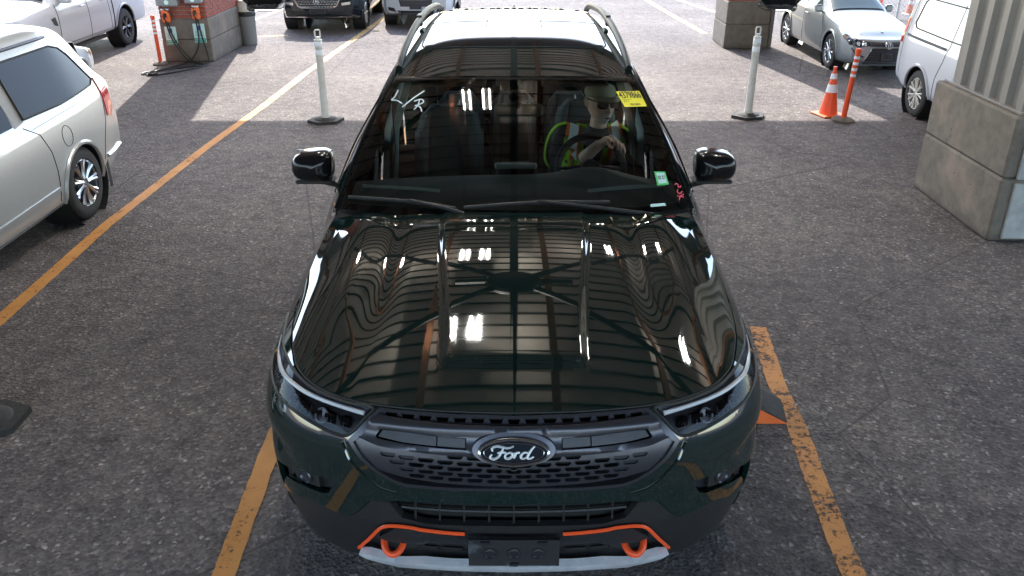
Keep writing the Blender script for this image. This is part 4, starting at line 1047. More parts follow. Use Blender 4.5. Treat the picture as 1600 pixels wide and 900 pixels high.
# --- silver minivan at the left, seen from its rear quarter
c = Car('minivan', 'champagne silver minivan with a tinted rear side window cut off by the left edge', 'minivan', (-4.475, .86, 0), .89, dict(L=5.12, nose=.14, rear=.10, w=.16,
    zb=[(0, .30), (.3, .24), (4.7, .24), (5.12, .34)], hw=[(0, .78), (.5, .95), (1, .99), (4.3, .99), (4.8, .95), (5.12, .88)],
    belt=[(0, .78), (1.2, .98), (3, 1.06), (5.12, 1.12)], zt=[(0, .82), (.2, .95), (1.15, 1.10), (2.1, 1.68), (2.6, 1.76), (4.3, 1.77), (4.85, 1.73), (5.0, 1.60), (5.12, 1.18)],
    ze=[(0, .79), (1.2, 1.02), (2.15, 1.60), (2.7, 1.67), (4.4, 1.67), (4.88, 1.60), (5.12, 1.16)], hwt=[(0, .70), (1.2, .84), (2.2, .66), (4.5, .66), (4.9, .64), (5.12, .76)]))
c.shell(M['silver'], [(1.0, .34, .40), (4.08, .34, .40)], ny=110)
c.wheels(.335, .24, spokes=9, hubr=.66, rimm=M['alloy'], spw=.10)
c.side('side_window', [(4.02, 1.13), (4.72, 1.16), (4.80, 1.20), (4.66, 1.46), (4.58, 1.54), (4.44, 1.58), (3.55, 1.58), (3.50, 1.54), (3.42, 1.14)], M['dglass'], step=.06, off=.004, thick=.004)
c.side('side_window', [(2.3, 1.10), (3.24, 1.12), (3.34, 1.54), (3.30, 1.58), (2.55, 1.58), (2.32, 1.5)], M['dglass'], step=.06, off=.004, thick=.004)
c.side('side_window', [(1.55, 1.08), (2.20, 1.09), (2.24, 1.5), (2.05, 1.46)], M['dglass'], step=.06, off=.004)
c.side('window_pillar', [(3.26, 1.10), (3.42, 1.12), (3.52, 1.60), (3.36, 1.60)], M['cladding'], step=.06, off=.003)
for P in ([(4.02, 1.13), (4.72, 1.16), (4.80, 1.20), (4.66, 1.46), (4.58, 1.54), (4.44, 1.58), (3.55, 1.58), (3.50, 1.54), (3.42, 1.14)],):
    for s in (1, -1): loop_outline((lambda y, z, s=s: (c.S if s > 0 else flipx(c.S))(y, z, .014)), P, .009*c.k, M['ink'], 'window_seal', c.root)
c.seam([], ()) if False else None
openseam(c, [(3.36, 1.08), (3.52, .98), (3.60, .80), (3.62, .62), (3.60, .34)])
openseam(c, [(2.26, 1.08), (2.24, .34)]); openseam(c, [(2.3, .31), (3.62, .31)])
openseam(c, [(3.45, 1.04), (4.78, 1.09)], r=.003)
openseam(c, [(4.55, .44), (4.62, .62), (4.74, .80), (4.80, .98)], r=.004)
c.side('rub_strip', [(1.5, .42), (3.60, .44), (3.60, .475), (1.5, .455)], M['silver'], thick=.014, off=.012, step=.12)
c.side('sill_strip', [(1.42, .24), (3.66, .24), (3.66, .31), (1.42, .31)], M['silver'], thick=.014, off=.006, step=.12)
for s in (1, -1):
    f = c.S if s > 0 else flipx(c.S)
    loop_outline(f, [(3.92+.085*math.cos(a), .86+.095*math.sin(a)) for a in np.linspace(0, 2*math.pi, 20)[:-1]], .004*c.k, M['gun_dark'], 'fuel_door', c.root)
    patch('tail_lamp', [(4.80, .83), (4.92, .80), (5.02, .86), (5.04, 1.04), (4.98, 1.18), (4.86, 1.20), (4.82, 1.02)], f, M['red_lens'], c.root, .05, thick=.02, off=.014)
    patch('mud_flap', [(4.50, .16), (4.56, .16), (4.56, .44), (4.50, .40)], lambda y, z, o=0, s=s: np.array([s*c.k*(.98), y*c.k, z*c.k]), M['black'], c.root, .1)
    MB().tube([f(y, 1.655, .0) for y in np.linspace(2.3, 4.5, 20)], .016*c.k, 6).build('roof_rail', M['gun'], c.root, True)
    MB().tube([f(y, .46, .006) for y in np.linspace(4.62, 5.08, 8)], .018*c.k, 6).build('bumper_edge', M['silver'], c.root, True)
c.handle(2.5, .90, M['silver']); c.mirrors(1.75, 1.08, M['silver'])
patch('windshield', [(-.9, 1.3), (.9, 1.3), (.86, 2.1), (-.86, 2.1)], c.T, M['bglass'], c.root, .07, off=.018)
emboss(c.B, [(-.66, 1.22), (.66, 1.22), (.60, 1.5), (-.60, 1.5)], M['dglass'], 'rear_window', c.root, .1)
emboss(c.F, rect(0, .55, 1.2, .22), M['gun_dark'], 'grille', c.root, .1); 
for s in (1, -1): emboss(c.F, [(s*.42, .70), (s*.74, .66), (s*.74, .78), (s*.42, .76)], M['steel'], 'headlight', c.root, .1)
minivan = c
c.root.scale = (1, 1, .98)
for o in c.root.children:
    if o.name.startswith('wheel') and not o.name.startswith('wheel_'): o.scale = (1, 1.03, 1.05); o.location.z *= 1.05

# --- dark SUV with a chrome mesh grille, centre left
def suv_spec(**kw):
    d = dict(L=4.9, nose=.18, rear=.06, w=.14, zb=[(0, .36), (.4, .26), (4.5, .26), (4.9, .36)], hw=[(0, .80), (.35, .95), (.8, 1.0), (4.2, 1.0), (4.9, .90)],
        belt=[(0, .90), (1.3, 1.06), (4.9, 1.14)], zt=[(0, .98), (.18, 1.06), (1.3, 1.17), (2.2, 1.68), (2.8, 1.75), (4.2, 1.73), (4.6, 1.66), (4.9, 1.22)],
        ze=[(0, .92), (1.3, 1.08), (2.25, 1.58), (2.9, 1.65), (4.3, 1.62), (4.9, 1.18)], hwt=[(0, .74), (1.3, .84), (2.3, .68), (4.4, .66), (4.9, .72)])
    d.update(kw); return d
def suv_glass(c, m=None):
    patch('windshield', [(-.92, 1.40), (.92, 1.40), (.88, 2.2), (-.88, 2.2)], c.T, M['bglass'], c.root, .07, off=.018)
    c.side('side_window', [(1.75, 1.13), (2.75, 1.14), (2.75, 1.58), (2.35, 1.55)], M['dglass']); c.side('side_window', [(2.85, 1.14), (3.6, 1.16), (3.6, 1.57), (2.85, 1.58)], M['dglass'])
    c.side('side_window', [(3.7, 1.17), (4.4, 1.22), (4.2, 1.5), (3.7, 1.55)], M['dglass'])
    openseam(c, [(1.62, 1.06), (1.55, .40)]); openseam(c, [(2.8, 1.08), (2.8, .34)]); openseam(c, [(3.66, 1.1), (3.6, .8)])
    c.handle(2.55, .95); c.handle(3.45, .97); c.mirrors(1.72, 1.10, m or M['gloss_black'])
c = Car('dark_suv', 'black SUV with a chrome framed mesh grille behind the left white post', 'car', (-3.72, 14.35, 0), .79, suv_spec())
c.shell(M['navy'], [(.95, .37, .43), (3.95, .37, .43)]); c.wheels(.37, .25, spokes=10, rimm=M['alloy'], twin=False, hubr=.70); suv_glass(c)
GP = [(-.52, .94), (.52, .94), (.56, .84), (.46, .66), (.38, .62), (-.38, .62), (-.46, .66), (-.56, .84)]
emboss(c.F, GP, M['gun_dark'], 'grille', c.root, .08); loop_outline(lambda x, z: c.F(x, z, .012), GP, .018*c.k, M['chrome'], 'grille_frame', c.root)
b = MB()
for i in range(-7, 8):
    for j in range(0, 6):
        x, z = i*.068+(.034 if j % 2 else 0), .65+j*.052
        if inpoly(x, z, GP): b.box(tuple(c.F(x, z, .014)), (.045*c.k, .008, .018*c.k))
struct(b.build('grille_studs', M['chrome'], c.root), 'stuff')
em = emboss(c.F, rect(0, .82, .10, .19), M['gun_dark'], 'badge', c.root, .1, .02, .02)
loop_outline(lambda x, z: c.F(x, z, .03), rect(0, .82, .10, .20), .010*c.k, M['chrome'], 'badge_frame', em); MB().tube([c.F(0, .74, .03), c.F(0, .90, .03)], .006, 4).build('badge_star', M['chrome'], em); MB().tube([c.F(-.05, .82, .03), c.F(.05, .82, .03)], .006, 4).build('badge_star', M['chrome'], em)
emboss(c.F, rect(.02, .56, .36, .16), M['black'], 'plate_holder', c.root, .1, .02, .02)
loop_outline(lambda x, z: c.F(x, z, .03), rect(.02, .56, .36, .16), .006, M['gun'], 'plate_frame', c.root)
emboss(c.F, [(-.70, .44), (.70, .44), (.62, .54), (-.62, .54)], M['ink'], 'lower_intake', c.root, .1, .01, .004)
MB().tube([c.F(x, .385+.01*(1-(x/.8)**2), .012) for x in np.linspace(-.8, .8, 24)], .016*c.k, 6, flat=.8).build('bumper_trim', M['chrome'], c.root, True)
for s in (1, -1):
    f = c.F if s > 0 else flipx(c.F)
    emboss(f, [(.56, .80), (.78, .86), (.80, .94), (.58, .93)], M['chrome'], 'headlight', c.root, .06); emboss(f, [(.58, .66), (.78, .68), (.78, .74), (.58, .72)], M['chrome'], 'fog_lamp', c.root, .08)
    emboss(f, [(.62, .48), (.78, .50), (.76, .60), (.64, .58)], M['ink'], 'side_vent', c.root, .08)

# --- white SUV with split grille
c = Car('white_suv', 'white compact SUV with a two part black grille parked behind the big dark SUV', 'car', (-1.93, 15.0, 0), .79, suv_spec(L=4.25, hw=[(0, .74), (.35, .86), (.8, .89), (3.7, .89), (4.25, .80)], hwt=[(0, .66), (1.2, .74), (2.2, .60), (3.8, .58), (4.25, .64)],
    zt=[(0, .94), (.18, 1.02), (1.1, 1.13), (1.9, 1.58), (2.5, 1.66), (3.7, 1.64), (4.0, 1.55), (4.25, 1.2)], ze=[(0, .9), (1.1, 1.05), (1.95, 1.5), (2.6, 1.57), (3.7, 1.54), (4.25, 1.15)], belt=[(0, .86), (1.1, 1.02), (4.25, 1.1)]))
c.shell(M['white'], [(.80, .34, .39), (3.36, .34, .39)]); c.wheels(.34, .22, spokes=5)
patch('windshield', [(-.92, 1.2), (.92, 1.2), (.88, 1.9), (-.88, 1.9)], c.T, M['bglass'], c.root, .07, off=.018)
c.side('side_window', [(1.5, 1.09), (2.35, 1.1), (2.35, 1.5), (2.05, 1.46)], M['dglass']); c.side('side_window', [(2.45, 1.1), (3.5, 1.13), (3.3, 1.48), (2.45, 1.5)], M['dglass'])
c.mirrors(1.5, 1.06, M['white']); openseam(c, [(1.4, 1.0), (1.35, .4)]); openseam(c, [(2.4, 1.04), (2.4, .36)])
g1 = [(-.42, .70), (.42, .70), (.38, .54), (-.38, .54)]; emboss(c.F, g1, M['gun_dark'], 'grille', c.root, .08)
b = MB()
for i in range(-6, 7):
    for j in range(3):
        x, z = i*.06+(.03 if j % 2 else 0), .58+j*.045
        if abs(x) < .38: b.box(tuple(c.F(x, z, .012)), (.036*c.k, .008, .014*c.k))
struct(b.build('grille_studs', M['gun'], c.root), 'stuff')
emboss(c.F, [(-.44, .86), (.44, .86), (.46, .78), (-.46, .78)], M['gun_dark'], 'upper_grille', c.root, .08)
emboss(c.F, [(-.11, .76), (-.11, .72), (-.03, .715), (-.03, .70), (.03, .70), (.03, .715), (.11, .72), (.11, .76), (.03, .765), (.03, .78), (-.03, .78), (-.03, .765)], M['amber'], 'badge', c.root, .06, .01, .012)
emboss(c.F, [(-.42, .36), (.42, .36), (.46, .44), (-.46, .44)], M['gun_dark'], 'lower_intake', c.root, .08)
emboss(c.F, rect(0, .55, .30, .14), M['gun_dark'], 'plate_holder', c.root, .1, .02, .02)
for s in (1, -1):
    f = c.F if s > 0 else flipx(c.F)
    emboss(f, [(.50, .40), (.70, .44), (.70, .52), (.54, .50)], M['gun_dark'], 'fog_vent', c.root, .06); emboss(f, [(.50, .78), (.72, .82), (.72, .90), (.48, .87)], M['steel'], 'headlight', c.root, .06)

# --- white crew-cab pickup
c = Car('pickup_truck', 'white crew cab pickup truck with dark ten hole wheels parked at the upper left', 'pickup truck', (-7.62, 9.5, 0), .765, dict(L=5.85, nose=.10, rear=.02, w=.10,
    zb=[(0, .42), (.4, .36), (5.85, .44)], hw=[(0, .90), (.3, .99), (5.6, 1.01), (5.85, .98)], belt=[(0, 1.12), (1.5, 1.24), (4.0, 1.28), (5.85, 1.30)],
    zt=[(0, 1.18), (.15, 1.26), (1.5, 1.36), (2.2, 1.86), (2.5, 1.92), (3.95, 1.92), (4.12, 1.80), (4.22, 1.32), (5.85, 1.33)], ze=[(0, 1.15), (1.5, 1.27), (2.25, 1.76), (2.6, 1.82), (3.95, 1.82), (4.2, 1.31), (5.85, 1.32)],
    hwt=[(0, .86), (1.5, .90), (2.3, .72), (3.9, .72), (4.2, .90), (5.85, .95)]))
c.shell(M['white'], [(.98, .42, .50), (4.68, .42, .50)], ny=110); c.wheels(.41, .27, spokes=6, rimm=M['gun'], hubr=.60)
patch('windshield', [(-.9, 1.55), (.9, 1.55), (.88, 2.25), (-.88, 2.25)], c.T, M['bglass'], c.root, .07, off=.018)
c.side('side_window', [(1.95, 1.33), (2.95, 1.33), (2.95, 1.76), (2.40, 1.74)], M['bglass']); c.side('side_window', [(3.05, 1.33), (3.85, 1.33), (3.78, 1.74), (3.05, 1.76)], M['bglass'])
openseam(c, [(1.75, 1.26), (1.70, .46)], r=.007); openseam(c, [(3.0, 1.3), (3.0, .45)], r=.006); openseam(c, [(3.92, 1.28), (3.95, .95), (3.98, .50)], r=.006); openseam(c, [(4.12, 1.32), (4.12, .46)], r=.016)
c.side('step_bar', [(1.75, .30), (4.0, .30), (4.0, .36), (1.75, .36)], M['ink'], thick=.10, off=.04, step=.12)
c.side('rocker', [(1.55, .42), (4.1, .42), (4.1, .50), (1.55, .50)], M['steelsilver'], off=.006, step=.12)
c.side('fender_vent', [(1.45, 1.02), (1.62, 1.04), (1.66, .86), (1.52, .90)], M['ink'], off=.006)
c.handle(2.75, 1.12, M['white']); c.handle(3.75, 1.12, M['white']); c.mirrors(2.02, 1.30, M['white'], 1.35)
c.side('tail_lamp', [(5.66, .98), (5.83, .98), (5.83, 1.26), (5.70, 1.26)], M['red_lens'], thick=.02, off=.012)
MB().box((0, 5.90*c.k, .56*c.k), (1.7*c.k, .22*c.k, .18*c.k), bev=.03).build('rear_bumper', M['steel'], c.root)
patch('bed_floor', [(-.84, 4.3), (.84, 4.3), (.84, 5.75), (-.84, 5.75)], c.T, M['black'], c.root, .12, off=.004)
emboss(c.F, rect(0, .85, 1.1, .4), M['gun_dark'], 'grille', c.root, .1)
for s in (1, -1): emboss(c.F, rect(s*.74, .9, .24, .26), M['steel'], 'headlight', c.root, .1)

# --- small white hatchback pointing away
c = Car('hatchback', 'small white hatchback between the minivan and the pickup with an amber front lamp', 'car', (-6.45, 9.75, 0), .72, dict(L=4.3, nose=.14, rear=.05, w=.2,
    zb=[(0, .30), (.4, .22), (4.3, .32)], hw=[(0, .70), (.4, .86), (1, .89), (3.6, .88), (4.3, .76)], belt=[(0, .70), (1.1, .95), (4.3, 1.06)],
    zt=[(0, .74), (.25, .84), (1.2, 1.02), (2.0, 1.42), (2.5, 1.50), (3.3, 1.47), (3.9, 1.30), (4.3, 1.08)], ze=[(0, .72), (1.2, .98), (2.05, 1.34), (2.5, 1.41), (3.3, 1.38), (4.3, 1.07)], hwt=[(0, .62), (1.2, .74), (2.1, .58), (3.4, .56), (4.3, .60)]), rz=math.pi)
c.shell(M['white'], [(.85, .31, .36), (3.45, .31, .36)]); c.wheels(.31, .2, spokes=5)
patch('windshield', [(-.9, 1.25), (.9, 1.25), (.86, 1.98), (-.86, 1.98)], c.T, M['bglass'], c.root, .07, off=.018)
c.side('side_window', [(1.6, 1.01), (2.35, 1.03), (2.35, 1.36), (2.1, 1.32)], M['dglass']); c.side('side_window', [(2.43, 1.03), (3.25, 1.07), (3.1, 1.35), (2.43, 1.37)], M['dglass']); c.side('side_window', [(3.32, 1.08), (3.75, 1.12), (3.3, 1.32)], M['dglass'])
openseam(c, [(2.4, 1.0), (2.4, .34)]); openseam(c, [(1.4, .95), (1.36, .4)]); c.mirrors(1.58, .98, M['gloss_black'])
for s in (1, -1):
    f = c.S if s > 0 else flipx(c.S)
    patch('headlight', [(.08, .64), (.46, .70), (.52, .80), (.30, .80), (.06, .72)], f, M['lens'], c.root, .06, off=.012); patch('turn_lamp', [(.05, .60), (.24, .64), (.28, .74), (.05, .70)], f, M['amber'], c.root, .06, thick=.02, off=.014)

# --- silver grey sedan at the upper right
c = Car('sedan', 'silver grey sedan with a wide dark slatted grille facing the camera at the upper right', 'car', (5.62, 10.25, 0), .79, dict(L=4.85, nose=.20, rear=.06, w=.22,
    zb=[(0, .26), (.4, .20), (4.3, .20), (4.85, .34)], hw=[(0, .76), (.3, .87), (.9, .91), (4.0, .91), (4.85, .78)], belt=[(0, .68), (.6, .84), (1.4, .94), (4.0, 1.04), (4.85, 1.02)],
    zt=[(0, .70), (.25, .82), (1.35, 1.02), (2.15, 1.40), (2.6, 1.46), (3.3, 1.44), (4.1, 1.14), (4.5, 1.10), (4.85, 1.03)], ze=[(0, .69), (.3, .78), (1.35, .97), (2.2, 1.31), (2.6, 1.37), (3.3, 1.34), (4.1, 1.09), (4.85, 1.02)], hwt=[(0, .66), (1.35, .76), (2.3, .58), (3.3, .57), (4.1, .68), (4.85, .68)]))
c.shell(M['steelsilver'], [(.95, .33, .39), (3.75, .33, .39)], ny=110); c.wheels(.33, .22, spokes=10, twin=False, rimm=M['alloy'], hubr=.68)
patch('windshield', [(-.95, 1.42), (.95, 1.42), (.90, 2.16), (-.90, 2.16)], c.T, M['bglass'], c.root, .07, off=.018)
c.side('side_window', [(1.75, 1.0), (2.6, 1.03), (2.6, 1.32), (2.3, 1.28)], M['bglass']); c.side('side_window', [(2.7, 1.03), (3.55, 1.06), (3.3, 1.28), (2.7, 1.32)], M['bglass'])
openseam(c, [(1.55, .92), (1.40, .60), (1.45, .32)]); openseam(c, [(2.64, 1.0), (2.64, .30)]); openseam(c, [(3.5, 1.0), (3.42, .7)]); openseam(c, [(1.45, .29), (3.3, .29)])
c.handle(2.45, .86); c.handle(3.4, .88); c.mirrors(1.72, .98, M['steelsilver'])
for s in (1, -1):
    ft = (lambda x, z, o=0, s=s: c.F(x*s, z, o)); fs = c.S if s > 0 else flipx(c.S)
    def wrapf(q, z, o=0, s=s):        # q < 0 : across the nose, q > 0 : along the flank
        return c.F(s*(c.hw(0)*.985+q), z, o) if q < 0 else (c.S if s > 0 else flipx(c.S))(q, z, o)
    patch('headlight', [(-.34, .60), (-.10, .57), (.10, .60), (.40, .70), (.34, .75), (.05, .72), (-.34, .655)], wrapf, M['gun_dark'], c.root, .05, off=.006)
    for q, r_ in ((-.20, .045), (-.08, .035), (.08, .04)):
        p = wrapf(q, .635, .02); MB().lathe([(0, .0), (r_*.7, .004), (r_, .012), (r_, -.02)], tuple(p), (0, -1, .2), 18, False).build('headlamp_bowl', M['chrome'], c.root, True)
    patch('turn_lamp', [(.22, .665), (.36, .695), (.33, .73), (.2, .71)], wrapf, M['amber'], c.root, .05, off=.010)
    patch('headlight_glass', [(-.34, .60), (-.10, .57), (.10, .60), (.40, .70), (.34, .75), (.05, .72), (-.34, .655)], wrapf, M['lens'], c.root, .05, off=.016)
    MB().tube([wrapf(q, z, .006) for q, z in ((-.24, .40), (-.14, .42), (-.04, .47), (.03, .54))], .016*c.k, 6).build('bumper_slash', M['ink'], c.root, True)
GP = [(-.36, .57), (.36, .57), (.52, .30), (.44, .25), (-.44, .25), (-.52, .30)]
emboss(c.F, GP, M['ink'], 'grille', c.root, .06, .008, .006)
loop_outline(lambda x, z: c.F(x, z, .012), GP, .010*c.k, M['chrome'], 'grille_frame', c.root)
for z in np.arange(.29, .56, .042):
    hwg = np.interp(z, [.25, .30, .57], [.44, .52, .36])-.02
    MB().tube([c.F(x, z, .014) for x in np.linspace(-hwg, hwg, 16)], .008*c.k, 5).build('grille_slat', M['gun'], c.root)
for z, h in ((.645, .44), (.61, .42)): MB().tube([c.F(x, z-.03*(1-abs(x)/h)*0, .014) for x in np.linspace(-h, h, 16)], .010*c.k, 5, flat=1.2).build('upper_bar', M['chrome'] if z > .63 else M['gun'], c.root, True)
emboss(c.F, [(-.46, .665), (.46, .665), (.42, .59), (-.42, .59)], M['gun_dark'], 'upper_grille', c.root, .06, .006, .004)
bd = MB(); E_ = lambda cx, cz, a, b_: [c.F(cx+a*math.cos(t_), cz+b_*math.sin(t_), .05) for t_ in np.linspace(0, 2*math.pi, 25)[:-1]]
bd.tube(E_(0, .625, .085, .058), .008*c.k, 6, closed=True); bd.tube(E_(0, .652, .050, .022), .006*c.k, 6, closed=True); bd.tube(E_(0, .625, .026, .052), .006*c.k, 6, closed=True); bd.build('badge', M['chrome'], c.root, True)
pl = emboss(c.F, rect(.02, .42, .31, .15), M['gun_dark'], 'plate_holder', c.root, .1, .02, .03); loop_outline(lambda x, z: c.F(x, z, .04), rect(.02, .42, .31, .15), .006, M['gun'], 'plate_frame', pl)
for dx in (-.07, 0, .07): MB().box(tuple(c.F(.02+dx, .42, .04)), (.035*c.k, .01, .06*c.k)).build('plate_slot', M['ink'], pl)
MB().tube([c.F(x, .235, .01) for x in np.linspace(-.62, .62, 20)], .014*c.k, 6).build('bumper_lip', M['steelsilver'], c.root, True)
MB().box(tuple(c.T(.02, .22, .01)), (.04, .02, .01)).build('washer_cap', M['chrome'], c.root)

c.root.location.x = 5.40; c.root.scale = (.74, 1, 1)

# --- white cargo van
c = Car('cargo_van', 'white compact cargo van with star shaped wheel covers beside the near column', 'van', (5.66, 4.72, 0), .83, dict(L=4.78, nose=.12, rear=.04, w=.14,
    zb=[(0, .34), (.4, .28), (4.5, .30), (4.78, .38)], hw=[(0, .80), (.4, .90), (1, .93), (4.4, .93), (4.78, .88)], belt=[(0, .92), (1.1, 1.12), (4.78, 1.16)],
    zt=[(0, .98), (.2, 1.06), (.95, 1.18), (1.75, 1.74), (2.2, 1.84), (4.5, 1.84), (4.72, 1.78), (4.78, 1.60)], ze=[(0, .94), (.95, 1.12), (1.8, 1.64), (2.3, 1.74), (4.55, 1.74), (4.78, 1.52)], hwt=[(0, .70), (.95, .80), (2, .74), (4.6, .74), (4.78, .76)]))
c.shell(M['white'], [(.85, .34, .40), (3.92, .34, .40)], ny=100); c.wheels(.335, .22, spokes=7, rimm=M['white_p'], hubr=.68, spw=.2)
WN = [(3.35, 1.18), (4.36, 1.20), (4.46, 1.26), (4.40, 1.56), (4.32, 1.62), (2.3, 1.62), (2.3, 1.18)]
c.side('window_panel', WN, M['white'], step=.1, off=-.004); 
for s in (1, -1): loop_outline((lambda y, z, s=s: (c.S if s > 0 else flipx(c.S))(y, z, .004)), WN, .010*c.k, M['ink'], 'panel_seal', c.root)
c.side('side_window', [(1.45, 1.17), (2.15, 1.18), (2.15, 1.62), (1.9, 1.6)], M['bglass'])
c.side('slide_rail', [(3.28, 1.085), (4.60, 1.10), (4.60, 1.065), (3.28, 1.05)], M['ink'], step=.1, off=.006)
openseam(c, [(3.26, 1.66), (3.24, 1.1), (3.28, .9), (3.40, .66), (3.44, .36)], r=.006); openseam(c, [(2.22, 1.66), (2.22, .36)], r=.006); openseam(c, [(4.64, 1.62), (4.66, .5)], r=.004)
c.side('tail_lamp', [(4.70, .95), (4.78, .95), (4.78, 1.30), (4.72, 1.30)], M['red_lens'], off=.010, thick=.01)
c.side('sill_trim', [(1.3, .29), (3.46, .29), (3.46, .35), (1.3, .35)], M['gun'], off=.008, thick=.02, step=.12)
c.handle(2.45, .98, M['gun_dark']); c.handle(2.0, .98, M['gun_dark']); c.mirrors(1.5, 1.14, M['gun_dark'])
patch('windshield', [(-.9, 1.02), (.9, 1.02), (.88, 1.75), (-.88, 1.75)], c.T, M['bglass'], c.root, .07, off=.018)
emboss(c.F, rect(0, .70, 1.0, .2), M['gun_dark'], 'grille', c.root, .1)
for s in (1, -1): emboss(c.F, rect(s*.62, .86, .24, .16), M['steel'], 'headlight', c.root, .1)
# ---------------------------------------------------------------- posts, cones and other small things
def post_base(P, r=.19, name='rubber_base'):
    b = MB(); b.prism([(r*math.cos(a)*1.15, r*math.sin(a)) for a in np.linspace(0, 2*math.pi, 7)[:-1]], 0, .035); b.lathe([(r*.72, .035), (r*.62, .05), (r*.3, .058), (.0, .06)], n=24, cap=False); return b
def delineator(x, y, lbl, h=1.02, rz=0, lean=0):
    t = thing('delineator_post', lbl, 'traffic post', (x, y, 0), rz, 'white delineator posts with rubber bases')
    post_base(t).build('rubber_base', M['rubber'], t, True)
    b = MB(); b.lathe([(.055, .05), (.050, .09), (.047, .10), (.043, h*.72), (.047, h*.722), (.047, h*.735), (.042, h*.737), (.042, h*.81), (.047, h*.812), (.047, h*.825), (.040, h*.83), (.040, h*.88), (.046, h*.885), (.046, h*.90), (.030, h*.905), (.028, h*.93)], n=20); b.build('tube', M['white_p'], t, True)
    for z0 in (.74, .832): MB().lathe([(.0445, h*z0), (.0455, h*(z0+.005)), (.0455, h*(z0+.048)), (.0445, h*(z0+.05))], n=20, cap=False).build('reflective_band', M['reflect'], t, True)
    a = MB(); a.tube([(-.028, 0, h*.92), (-.030, 0, h*.985), (-.02, 0, h), (.02, 0, h), (.030, 0, h*.985), (.028, 0, h*.92)], .010, 6); a.build('grip_loop', M['white_p'], t, True)
delineator(-2.27, 7.70, 'white post on a black rubber base left of the dark green SUV', 1.07, .3)
delineator(2.88, 7.92, 'white post on a black rubber base right of the dark green SUV', 1.07, .2)
delineator(-2.79, 1.42, 'black rubber post base cut off by the left edge of the frame', 1.07, .6)
def cone(x, y, lbl, k, m1, cat='traffic cone'):
    t = thing('traffic_cone', lbl, cat, (x, y, 0), .3, 'orange traffic cones')
    MB().box((0, 0, .016*k), (.38*k, .38*k, .032*k), bev=.008).build('cone_base', M['white_p'] if k < .8 else M['orange_p'], t)
    pr = lambda a, b: (lambda r: [(r(a), a*k), (r(b), b*k)])(lambda z: (.140-.118*z/.72)*k)
    b = MB(); b.lathe([(.140*k, .03*k), (.022*k, .70*k), (.030*k, .705*k), (.028*k, .74*k), (.0, .742*k)], n=24, cap=False); b.build('cone_body', m1, t, True)
    for a, c_ in ((.36, .48), (.56, .64)):
        r = lambda z: (.1405-.121*(z-.0)/.72+.0075)*k
        MB().lathe([(r(a), a*k), (r(c_), c_*k)], n=24, cap=False).build('white_collar', M['reflect'], t, True)
    return t
cone(3.90, 8.02, 'orange traffic cone with two white collars beside the striped post', .80, M['orange'])
cone(8.75, 17.0, 'far orange cone in front of the chain link fence, above the van', .60, M['orange_p'])
cone(8.45, 17.9, 'partly hidden far orange cone beside a fence post, above the sedan hood', .60, M['orange'])
def striped(x, y, lbl, h, k=1, bands=(.62, .70, .78, .86, .94), lean=0):
    t = thing('striped_post', lbl, 'traffic post', (x, y, 0), 0, 'orange striped posts')
    t.rotation_euler = (0, lean, 0)
    MB().lathe([(.15*k, 0), (.15*k, .02), (.11*k, .045), (.04, .05)], n=28).build('round_base', M['concrete'], t, True)
    MB().lathe([(.036*k, .05), (.033*k, h*.93), (.040*k, h*.935), (.040*k, h*.985), (.02*k, h)], n=18).build('tube', M['orange'], t, True)
    for z in bands[:4:1]: MB().lathe([(.0355*k, h*z), (.0355*k, h*(z+.038))], n=18, cap=False).build('white_band', M['reflect'], t, True)
striped(3.98, 7.72, 'slim orange post with white bands on a round base right next to the cone', .86, .9, lean=math.radians(3))
striped(-5.62, 11.25, 'orange post with white bands at the left corner of the charger pillar', .76, .8)
# rubber wheel stop by the front wheel
t = thing('speed_ramp', 'low black rubber ramp with an orange reflective triangle beside the dark SUV', 'rubber ramp', (1.15, 1.60, 0))
V = [(-.30, -.17, 0), (.31, -.17, 0), (.20, -.12, .045), (-.30, -.12, .045), (.20, .12, .05), (-.30, .12, .05), (.34, .05, 0), (.27, .22, 0), (-.30, .22, 0)]
newobj('ramp', V, [[0, 1, 2, 3], [3, 2, 4, 5], [1, 6, 2], [6, 7, 4, 2], [5, 4, 7, 8]], M['rubber'], t)
newobj('reflective_triangle', [(.02, -.173, .003), (.30, -.173, .003), (.17, -.118, .050), (.02, .0, .054)], [[0, 1, 2, 3]], M['orange_p'], t)
MB().lathe([(.018, 0), (.018, .004)], (.14, .07, .049), n=12).build('bolt', M['ink'], t)

# charger pillar equipment
def poster(x0, x1, z0, z1, y, lbl):
    t = thing('charger_sign', lbl, 'sign', ((x0+x1)/2, y, (z0+z1)/2), 0, 'green and white signs on the pillar base'); w, h = x1-x0, z1-z0
    MB().box((0, 0, 0), (w, .008, h), bev=.003).build('sign_board', M['mint_sign'], t)
    MB().box((0, -.006, -h*.36), (w*.92, .004, h*.24)).build('green_panel', M['green_sign'], t)
    MB().box((.0, -.006, h*.28), (w*.34, .004, h*.24)).build('blue_panel', M['blue_print'], t)
    for k in range(4): MB().box((0, -.006, h*(.10-.07*k)), (w*random.uniform(.5, .8), .003, h*.018)).build('print_line', M['green_sign'], t)
    for k in range(2): MB().box((0, -.009, -h*(.30+.10*k)), (w*.7, .002, h*.03)).build('print_line', M['mint_sign'], t)
poster(-5.545, -5.365, .27, .555, 11.445, 'left green and white sign on the concrete base under the left orange charger')
poster(-5.090, -4.905, .305, .60, 11.445, 'right green and white sign on the concrete base under the right orange charger')
